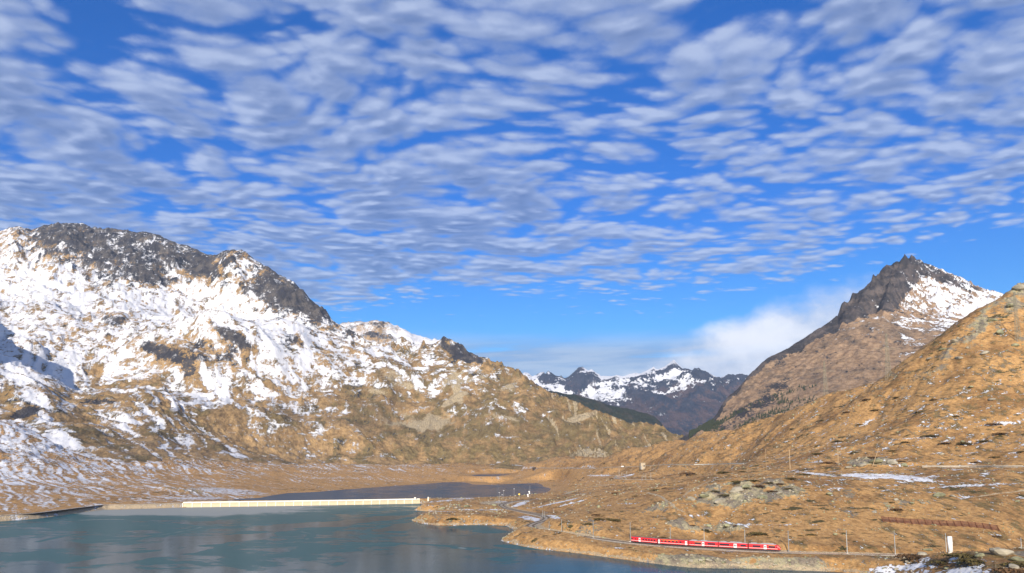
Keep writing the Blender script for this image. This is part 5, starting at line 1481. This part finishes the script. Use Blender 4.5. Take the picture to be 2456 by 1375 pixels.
for i, (px, pb, pt) in enumerate([(1485, 1143, 1124), (1491, 1141, 1134), (1503, 1137, 1130), (1530, 1149, 1140), (1540, 1154, 1140), (1549, 1150, 1136), (1561, 1150, 1134)]):
    x, y, z = hit(px, pb); h_ = CAMZ + float(ray(px, pt)[1]) * y - z
    r = thing('catenary_mast', ['tall mast at the apex of the upper loop', 'short mast just right of the apex of the upper loop', 'mast on the far arm of the upper loop', 'dark mast on the snow of the upper loop', 'pale mast below the near arm of the loop', 'mast with a cap on the near arm of the loop', 'rightmost mast of the upper loop'][i], 'catenary mast', (x, y, z), 0, 'masts round the upper railway loop')
    mb = MB(); mb.bar((0, 0, -0.3), (0, 0, h_), 0.42, w2=0.34); mb.build('post', M['steel'] if i != 3 else M['under'], r)
    mb = MB(); mb.bar((0, 0, h_ - 0.8), (2.6, 0, h_ - 0.7), 0.15); mb.build('bracket', M['steel'], r)

# ---------------------------------------------------------------- upper loop of the line, road, parapets
loop = LOOP; zl = LOOPZ
up = strip('railway_track', loop, [(-3.2, -0.6), (-1.7, 0.35), (1.7, 0.35), (3.2, -0.6)], M['ballast'], zfun=lambda i, p: float(zl[i]), kind='structure')
for s_ in (-0.5, 0.5):
    strip('rail', offset_line(loop, s_), [(-0.08, 0.4), (-0.06, 0.6), (0.06, 0.6), (0.08, 0.4)], M['rail'], up, zfun=lambda i, p: float(zl[i]))
road = ROAD; zr = ROADZ
rd = strip('road', road, [(-5.5, -1.2), (-3.0, 0.3), (3.0, 0.3), (5.5, -1.2)], M['asph'], zfun=lambda i, p: float(zr[i]), kind='structure')
# parapet wall in panels with railing posts
wall_pts = [p for p in road if 0.232 < p[0] / p[1] < 0.298]
wallz = smooth_z(wall_pts, 31)
rw = thing('parapet_wall', 'long pale retaining wall carrying the road on the slope', 'wall', (wall_pts[0][0], wall_pts[0][1], float(wallz[0])))
for i in range(0, len(wall_pts) - 1):
    a, b = wall_pts[i], wall_pts[i + 1]; f_ = i / len(wall_pts)
    top = 1.2; dep = 1.5 + 4.5 * math.sin(math.pi * min(1, f_ * 1.3)) if f_ < 0.77 else 1.4
    mb = MB(); Lp = math.hypot(b[0] - a[0], b[1] - a[1])
    mb.box((0, 0, (top - dep) / 2), (Lp - 0.15, 0.6, top + dep))
    p = mb.build('wall_panel', M['concw'], rw, ((a[0] + b[0]) / 2 - rw.location.x, (a[1] + b[1]) / 2 - 5.2 - rw.location.y, float(wallz[i]) - rw.location.z)); p.rotation_euler.z = math.atan2(b[1] - a[1], b[0] - a[0])
guard = thing('guard_rail', 'grey guard rail with posts along the far road', 'guard rail', (road[0][0], road[0][1], float(zr[0])))
gp = offset_line(road, 4.2)
for i in range(0, len(gp), 1):
    mb = MB(); mb.bar((0, 0, 0), (0, 0, 2.0), 0.35); mb.build('post', M['steel'], guard, (gp[i][0] - guard.location.x, gp[i][1] - guard.location.y, float(zr[i]) - guard.location.z))
strip('rail', [(x - guard.location.x, y - guard.location.y) for x, y in gp], [(0, 1.2), (0, 1.75), (0.08, 1.75), (0.08, 1.2)], M['steel'], guard, zfun=lambda i, p: float(zr[i]) - guard.location.z)
# cream block and small house at the road
x, y, z = hit(1541, 1126)
hs = thing('small_building', 'small cream flat roofed building under the road', 'building', (x, y, z), 0.1)
sc_ = y / F
mb = MB(); mb.box((0, 0, 7 * sc_), (11 * sc_, 9, 15 * sc_)); w__ = mb.build('wall', M['house'], hs)
mb = MB(); mb.box((0, 0, 14.7 * sc_ + 0.3), (12.5 * sc_, 10, 0.7)); mb.build('roof', M['house'], hs)
mb = MB(); mb.box((-4.0 * sc_, -4.55, 4 * sc_), (2.4 * sc_, 0.2, 7 * sc_)); mb.build('door', M['steel'], w__)
mb = MB(); mb.box((2.6 * sc_, -4.55, 8 * sc_), (3.2 * sc_, 0.2, 3 * sc_)); mb.build('window', M['glass'], w__)
# dark hut
x, y, z = hit(1281, 1128)
sc_ = y / F
ht = thing('wooden_hut', 'small dark hut with a sagging roof on the far flats', 'hut', (x, y, z), 0.25)
mb = MB(); mb.box((0, 0, 2.4 * sc_), (7 * sc_, 5 * sc_, 5 * sc_)); mb.build('wall', M['darkwood'], ht)
mb = MB(); mb.add([(-4.6 * sc_, -3.4 * sc_, 4.6 * sc_), (4.6 * sc_, -3.4 * sc_, 5.1 * sc_), (4.6 * sc_, 3.4 * sc_, 5.1 * sc_), (-4.6 * sc_, 3.4 * sc_, 4.6 * sc_), (-4.4 * sc_, 0, 6.9 * sc_), (4.4 * sc_, 0, 7.2 * sc_)], [(0, 1, 5, 4), (2, 3, 4, 5), (0, 4, 3), (1, 2, 5), (0, 3, 2, 1)]); mb.build('roof', M['darkwood'], ht)
mb = MB(); mb.box((3.9 * sc_, -1.5, 2.0 * sc_), (1.4 * sc_, 1.0 * sc_, 4 * sc_)); mb.build('lean_to', M['wood'], ht)
# parked white van on the far road
x, y, z = road[len(road) * 5 // 9][0], road[len(road) * 5 // 9][1], float(zr[len(road) * 5 // 9]) + 0.5
v_ = thing('parked_van', 'tiny white van on the far road', 'van', (x, y, z), 0.3)
mb = MB(); mb.prism([(-1.0, 0.5), (-1.0, 2.0), (-0.8, 2.5), (0.8, 2.5), (1.0, 2.0), (1.0, 0.5)], -2.9, 1.8); mb.prism([(-1.0, 0.5), (-0.95, 1.3), (0.95, 1.3), (1.0, 0.5)], 1.8, 2.9); mb.build('body', M['white'], v_)
mb = MB(); mb.box((1.95, 0, 1.8), (0.5, 1.7, 0.7)); mb.build('windscreen', M['glass'], v_)
for a_ in (-1.9, 1.9):
    for b_ in (-0.9, 0.9):
        mb = MB(); mb.bar((a_, b_ - 0.1, 0.4), (a_, b_ + 0.1, 0.4), 0.8, n=12); mb.build('wheel', M['rubber'], v_)
# concrete channel on the right slope
ch = ground_line([(2212, 1122), (2260, 1121), (2330, 1122.5), (2400, 1122), (2470, 1122)], 7.0)
zc_ = smooth_z(ch)
cw_ = thing('retaining_wall', 'low pale capped wall on the upper right slope', 'wall', (ch[0][0], ch[0][1], float(zc_[0])))
for i in range(len(ch) - 1):
    a, b = ch[i], ch[i + 1]; Lp = math.hypot(b[0] - a[0], b[1] - a[1])
    for nm, z_, d_, mt in (('wall_panel', 0.35, (Lp - 0.1, 0.5, 1.5), 'ballast'), ('coping', 1.25, (Lp - 0.04, 0.9, 0.28), 'concw')):
        mb = MB(); mb.box((0, 0, z_), d_); p = mb.build(nm, M[mt], cw_, ((a[0] + b[0]) / 2 - cw_.location.x, (a[1] + b[1]) / 2 - cw_.location.y, float(zc_[i]) - cw_.location.z)); p.rotation_euler.z = math.atan2(b[1] - a[1], b[0] - a[0])

# ---------------------------------------------------------------- boulders
BOULD = [(1990, 1187, 18), (1765, 1180, 34), (1790, 1170, 22), (1725, 1205, 30), (1690, 1192, 26), (1655, 1200, 22), (1830, 1195, 24), (1870, 1185, 20), (1700, 1262, 14), (1660, 1277, 12), (1745, 1262, 16), (2098, 1230, 15), (2130, 1215, 12), (2150, 1200, 12),
         (2187, 1208, 13), (2212, 1208, 12), (2250, 1190, 26), (2285, 1192, 14), (2002, 1246, 10), (1925, 1190, 12), (2003, 1283, 14), (2121, 1313, 7), (2440, 1204, 12), (2420, 1296, 10), (2240, 1260, 10), (2190, 1225, 10), (1437, 1217, 14), (1420, 1300, 9), (1448, 1290, 7), (1630, 1236, 7), (1502, 1205, 8),
         (2405, 1330, 46), (2440, 1345, 30), (2210, 1333, 26), (2300, 1352, 18), (2180, 1350, 14), (2225, 1321, 18), (2395, 1322, 22), (2350, 1334, 20), (2430, 1362, 24), (2270, 1364, 14), (2150, 1366, 12), (1893, 1345, 9), (1936, 1350, 8), (1560, 1296 + 28, 6), (1212, 1229, 9), (1185, 1213, 12), (1172, 1209, 9), (1118, 1216, 14), (1094, 1219, 10), (1060, 1222, 14), (1050, 1250, 8), (1022, 1246, 9), (1125, 1240, 8), (1080, 1250, 9),
         (2066, 1118, 24), (2100, 1110, 30), (2140, 1112, 26), (2170, 1118, 18), (2035, 1122, 14), (1940, 1105, 10), (2260, 1090, 10), (2310, 1060, 10), (2380, 960, 18), (2330, 930, 14), (2360, 850, 22), (2400, 800, 26), (2300, 860, 18), (2425, 735, 26), (2440, 695, 30), (2380, 770, 20), (2290, 820, 18), (2260, 840, 16), (2230, 862, 14), (2436, 830, 16),
         (1320, 1262, 8), (1590, 1330, 8), (1655, 1348, 14), (1680, 1346, 12), (1700, 1345, 16), (1735, 1350, 12), (1770, 1352, 12), (1815, 1354, 10), (1860, 1356, 12)]
for i, (px, py, w_) in enumerate(BOULD):
    x, y, z = hit(px, py)
    m_ = w_ / F * y
    o = link('boulder', boulder_meshes[i % 8], None, (x, y, z + m_ * 0.10))
    o.scale = (m_ * 1.25, m_ * 0.95, m_ * 0.85); o.rotation_euler = (random.uniform(-.25, .25), random.uniform(-.25, .25), random.uniform(0, 6.28))
    up_ = py < 1000; where = ('high on the rocky right skyline' if up_ else 'on the knoll in the right foreground' if (py > 1315 and px > 2100) else 'on the rocky bank between water and rails' if (py > 1320 and px > 1500) else 'on the headland by the lake' if px < 1260 else 'above the train around the pale crag' if 1600 < px < 1900 and py < 1240 else 'on the snow bench of the right slope' if py < 1135 else 'on the grass slope above the railway')
    tag(o, ('lichen green' if i % 2 == 0 else 'pale grey') + ' boulder ' + where, 'boulder', ('lichen green boulders ' if i % 2 == 0 else 'pale grey boulders ') + where)

# scattered stones too many to count
def scatter_mesh(name, pts, base, mats, kind_flat=0.7):
    """pts: (x, y, z, size, rot)"""
    bv = np.array([v.co[:] for v in base.vertices]); bf = [tuple(p.vertices) for p in base.polygons]
    P_ = np.array(pts); n, m_ = len(P_), len(bv)
    c, s__ = np.cos(P_[:, 4]), np.sin(P_[:, 4])
    V = np.empty((n, m_, 3))
    V[:, :, 0] = (bv[None, :, 0] * c[:, None] - bv[None, :, 1] * s__[:, None]) * P_[:, 3:4] + P_[:, 0:1]
    V[:, :, 1] = (bv[None, :, 0] * s__[:, None] + bv[None, :, 1] * c[:, None]) * P_[:, 3:4] + P_[:, 1:2]
    V[:, :, 2] = bv[None, :, 2] * P_[:, 3:4] + P_[:, 2:3]
    tri = np.array(bf)
    Fc = (tri[None] + (np.arange(n) * m_)[:, None, None]).reshape(-1, tri.shape[1])
    me = bpy.data.meshes.new(name)
    me.vertices.add(n * m_); me.vertices.foreach_set('co', V.ravel().astype(np.float32))
    me.loops.add(Fc.size); me.loops.foreach_set('vertex_index', Fc.ravel().astype(np.int32))
    me.polygons.add(len(Fc)); me.polygons.foreach_set('loop_start', np.arange(0, Fc.size, tri.shape[1], dtype=np.int32)); me.polygons.foreach_set('loop_total', np.full(len(Fc), tri.shape[1], np.int32))
    me.update(calc_edges=True)
    for i_, mt in enumerate(mats): me.materials.append(mt)
    me.polygons.foreach_set('material_index', np.repeat(rng.randint(0, len(mats), n), len(tri)).astype(np.int32))
    o = bpy.data.objects.new(name, me); COL.objects.link(o); o['kind'] = 'stuff'
    return o
def bil(A, ti, yi):
    fi = np.interp(ti, TA, np.arange(len(TA))); fj = np.interp(yi, YA, np.arange(len(YA)))
    i0 = np.clip(fi.astype(int), 0, len(TA) - 2); j0 = np.clip(fj.astype(int), 0, len(YA) - 2); a = fi - i0; b = fj - j0
    return (A[j0, i0] * (1 - a) + A[j0, i0 + 1] * a) * (1 - b) + (A[j0 + 1, i0] * (1 - a) + A[j0 + 1, i0 + 1] * a) * b
def scatter(n, t0, t1, y0, y1, seed):
    r_ = np.random.RandomState(seed)
    t = r_.uniform(t0, t1, n); y = np.exp(r_.uniform(math.log(y0), math.log(y1), n))
    return r_, t, y
tiny = bmesh.new(); bmesh.ops.create_icosphere(tiny, subdivisions=1, radius=0.5)
rr_ = random.Random(3)
for v in tiny.verts: v.co *= rr_.uniform(0.75, 1.15); v.co.z *= 0.75
tm = bpy.data.meshes.new('stone_base'); tiny.to_mesh(tm); tiny.free()
r_, t, y = scatter(60000, -0.15, 0.72, 250, 1500, 5)
g_z = bil(Zn, t, y); g_r = bil(rockA, t, y); g_s = bil(scree, t, y); g_d = bil(d1_, t, y); g_t = bil(dtr, t, y)
clump = fbm(t * y / 25, y / 25, 3, 801)
pr = 0.04 + 0.9 * np.clip(g_r, 0, 1) * sstep(clump, -0.2, 0.2) + 0.5 * sstep(g_d, 9, 1.5) + 0.25 * sstep(clump, 0.15, 0.35)
ok = (r_.rand(len(t)) < pr) & (g_d > 0.2) & (g_t > 4.5)
t, y, g_z, g_r = t[ok][:11000], y[ok][:11000], g_z[ok][:11000], g_r[ok][:11000]
sz = (0.5 + 1.3 * r_.rand(len(t)) ** 3 * (1 + g_r)) * np.clip(y / 520, 0.75, 2.0)
scatter_mesh('scattered_stones', np.c_[t * y, y, g_z + 0.10 * sz, sz, r_.rand(len(t)) * 6.28], tm, [M['stone'], M['lichen'], M['stone']])

# ---------------------------------------------------------------- low heath shrubs
def shrub_mesh(seed, nleaf, mat):
    r_ = np.random.RandomState(seed)
    # a low mound of leaf tufts, open at the edges
    a = r_.rand(nleaf) * 6.283; rad = np.sqrt(r_.rand(nleaf)) * 0.5 * (0.8 + 0.3 * np.sin(a * 3 + seed) + 0.15 * np.sin(a * 7))
    x, y = rad * np.cos(a), rad * np.sin(a)
    z = 0.20 * np.sqrt(np.clip(1 - (rad / 0.6) ** 2, 0, 1)) * (0.45 + 0.55 * r_.rand(nleaf))
    L_ = 0.055 * (0.6 + 0.8 * r_.rand(nleaf))
    vs, fs = [], []
    for i in range(nleaf):
        n1 = Vector(r_.normal(size=3)).normalized(); n2 = n1.cross(Vector(r_.normal(size=3))).normalized()
        c_ = Vector((x[i], y[i], z[i])); k = len(vs)
        vs += [c_ + n1 * L_[i], c_ + n2 * L_[i] * 0.6, c_ - n1 * L_[i], c_ - n2 * L_[i] * 0.6]; fs.append((k, k + 1, k + 2, k + 3))
    me = bpy.data.meshes.new('shrub'); me.from_pydata(vs, [], fs); me.materials.append(mat); return me
shrubs = [shrub_mesh(900 + k, 420, M['heathb'] if k % 3 == 2 else M['heath']) for k in range(6)]
SHR = [(1435, 1247, 26), (1410, 1258, 20), (1428, 1236, 18), (1475, 1250, 30), (1460, 1246, 16), (1652, 1139, 36), (1735, 1136, 30), (1780, 1133, 18), (1475, 1184, 18), (1525, 1191, 14), (1573, 1177, 22), (1595, 1172, 14), (1770, 1158, 30), (1805, 1155, 26), (1820, 1168, 28), (1790, 1172, 18), (1845, 1160, 22), (1870, 1163, 24), (1740, 1190, 26), (1715, 1180, 20), (1850, 1180, 22),
       (1890, 1174, 20), (1818, 1283, 38), (1660, 1262, 16), (1700, 1276, 16), (1742, 1265, 14), (1765, 1262, 14), (1590, 1290, 14), (1690, 1273, 22), (2152, 1224, 26), (2138, 1206, 14), (2275, 1222, 12), (2388, 1288, 18), (1945, 1284, 20), (1920, 1286, 12), (2190, 1340, 60), (2315, 1340, 70), (2340, 1352, 60), (2430, 1376, 70), (2440, 1358, 50), (2260, 1352, 40),
       (2090, 1100, 30), (2050, 1088, 22), (2310, 1066, 32), (2265, 1065, 24), (2360, 1060, 26), (2230, 1048, 30), (2400, 1042, 26), (2170, 1062, 18), (2140, 1083, 18), (2380, 1020, 30), (2010, 1060, 22), (1960, 1090, 22), (1985, 1112, 26), (2450, 1085, 18), (2390, 1098, 20), (2160, 1108, 16), (1895, 1150, 26), (1930, 1140, 22), (2340, 1110, 18),
       (1086, 1246, 24), (1050, 1216, 9), (1190, 1237, 10), (1450, 1112, 12), (1900, 1030, 16), (2080, 960, 22), (2100, 985, 18), (2150, 955, 18), (2030, 990, 18), (1970, 1010, 14), (2200, 990, 18), (2240, 960, 16), (2290, 1000, 18), (2060, 1020, 16)]
for i, (px, py, w_) in enumerate(SHR):
    x, y, z = hit(px, py); m_ = w_ / F * y
    o = link('shrub', shrubs[i % 6], None, (x, y, z - 0.03 * m_)); o.scale = (m_ * 1.2, m_ * 1.5, m_ * 0.85); o.rotation_euler.z = random.uniform(-0.5, 0.5)
    br_ = i % 3 == 2
    where = 'on the knoll in the right foreground' if (py > 1315 and px > 2100) else 'on the headland by the lake' if px < 1260 else 'around the pale crag above the train' if 1600 < px < 1900 and 1145 < py < 1200 else 'on the upper part of the right slope' if py < 1125 else 'on the grass just above the railway'
    tag(o, ('rust brown' if br_ else 'dark olive') + ' shrub mat ' + where, 'shrub', ('rust brown shrubs ' if br_ else 'olive shrubs ') + where)
r_, t, y = scatter(52000, -0.68, 0.72, 270, 2300, 15)
g_z = bil(Zn, t, y); g_s = bil(scree, t, y); g_d = np.minimum(bil(d1_, t, y), bil(d2_, t, y)); g_t = bil(dtr, t, y); g_n = bil(snow, t, y)
clump = fbm(t * y / 45, y / 30, 3, 811) + 0.3 * fbm(t * y / 260, y / 260, 2, 815)
hi = sstep(g_z, 8, 40)
ok = (r_.rand(len(t)) < sstep(clump, 0.05, 0.5) * (0.25 + 0.75 * hi)) & (g_d > 7) & (g_t > 6) & (g_s < 0.4)
t, y, g_z = t[ok][:6500], y[ok][:6500], g_z[ok][:6500]
sm_base = shrub_mesh(950, 60, M['heath'])
sz = (1.2 + 3.4 * r_.rand(len(t)) ** 2.5) * np.clip(y / 700, 0.7, 2.2)
for p in sm_base.vertices: p.co.x *= 1.5; p.co.z *= 0.8
o = scatter_mesh('low_heath', np.c_[t * y, y, g_z, sz, (r_.rand(len(t)) - 0.5) * 0.8], sm_base, [M['heath'], M['heathb'], M['heath']])

# ---------------------------------------------------------------- dark pines on the lower flank of the peak
def far_trees(name, src, mask, n, size, seed, mat, cap):
    T0, X0, Y0, Z0 = src
    idx = np.flatnonzero(mask.ravel()); r_ = np.random.RandomState(seed)
    pick = r_.choice(idx, min(n, len(idx)), replace=False)
    x, y, z = X0.ravel()[pick] + r_.uniform(-5, 5, len(pick)), Y0.ravel()[pick] + r_.uniform(-5, 5, len(pick)), Z0.ravel()[pick]
    bm = bmesh.new()
    for zc_2, rr2, hh in ((0.18, 0.24, 0.5), (0.45, 0.18, 0.45), (0.72, 0.11, 0.4)):
        g2 = bmesh.ops.create_cone(bm, cap_ends=False, cap_tris=True, segments=6, radius1=rr2, radius2=0.0, depth=hh, matrix=Matrix.Translation((0, 0, zc_2 + 0.1)) @ Matrix.Rotation(zc_2 * 3, 4, 'Z'))
    bmesh.ops.triangulate(bm, faces=bm.faces)
    me = bpy.data.meshes.new('pine_base'); bm.to_mesh(me); bm.free()
    sz = size * (0.5 + r_.rand(len(pick)))
    return scatter_mesh(name, np.c_[x, y, z - 1, sz, r_.rand(len(pick)) * 6], me, [mat])
M['pine'] = simple_mat('dark_pine_needles', (0.045, 0.055, 0.030), 0.95, noise=0.2)
T0, X0, Y0, Z0, px0_, py0_ = PEAK
treen = fbm(X0 / 90, Y0 / 200, 3, 821)
diag = (px0_ - 1647) * 0.62 + (py0_ - 1040)        # lower left edge of the flank
mk = (px0_ < 1960) & (px0_ > 1655) & (py0_ > 925) & (py0_ < 1060) & (py0_ - (1046 - (px0_ - 1647) * 0.40) > -14 + 20 * treen) & (treen > -0.12)
far_trees('pine_forest', (T0, X0, Y0, Z0), mk, 2600, 8.5, 31, M['pine'], 0)

# ---------------------------------------------------------------- labels: order along the photograph for look-alikes
ORD = ['leftmost', 'second from the left', 'third from the left', 'fourth from the left', 'fifth from the left', 'sixth from the left', 'seventh from the left', 'eighth from the left', 'ninth from the left', 'tenth from the left',
       'eleventh from the left', 'twelfth from the left', 'thirteenth from the left', 'fourteenth from the left', 'fifteenth from the left', 'sixteenth from the left', 'seventeenth from the left', 'eighteenth from the left', 'nineteenth from the left', 'twentieth from the left']
byl = {}
for o in COL.objects:
    if o.parent is None and 'label' in o.keys() and o.get('category') in ('boulder', 'shrub'): byl.setdefault(o['label'], []).append(o)
for lb, lst in byl.items():
    if len(lst) < 2: continue
    lst.sort(key=lambda o: o.location.x / o.location.y)
    for i, o in enumerate(lst):
        left = i <= len(lst) // 2 or len(lst) - 1 - i >= 3
        w_ = ORD[i] if left and i < len(ORD) else (['rightmost', 'second from the right', 'third from the right', 'fourth from the right', 'fifth from the right', 'sixth from the right', 'seventh from the right', 'eighth from the right', 'ninth from the right'][len(lst) - 1 - i])
        o['label'] = w_ + ' ' + lb
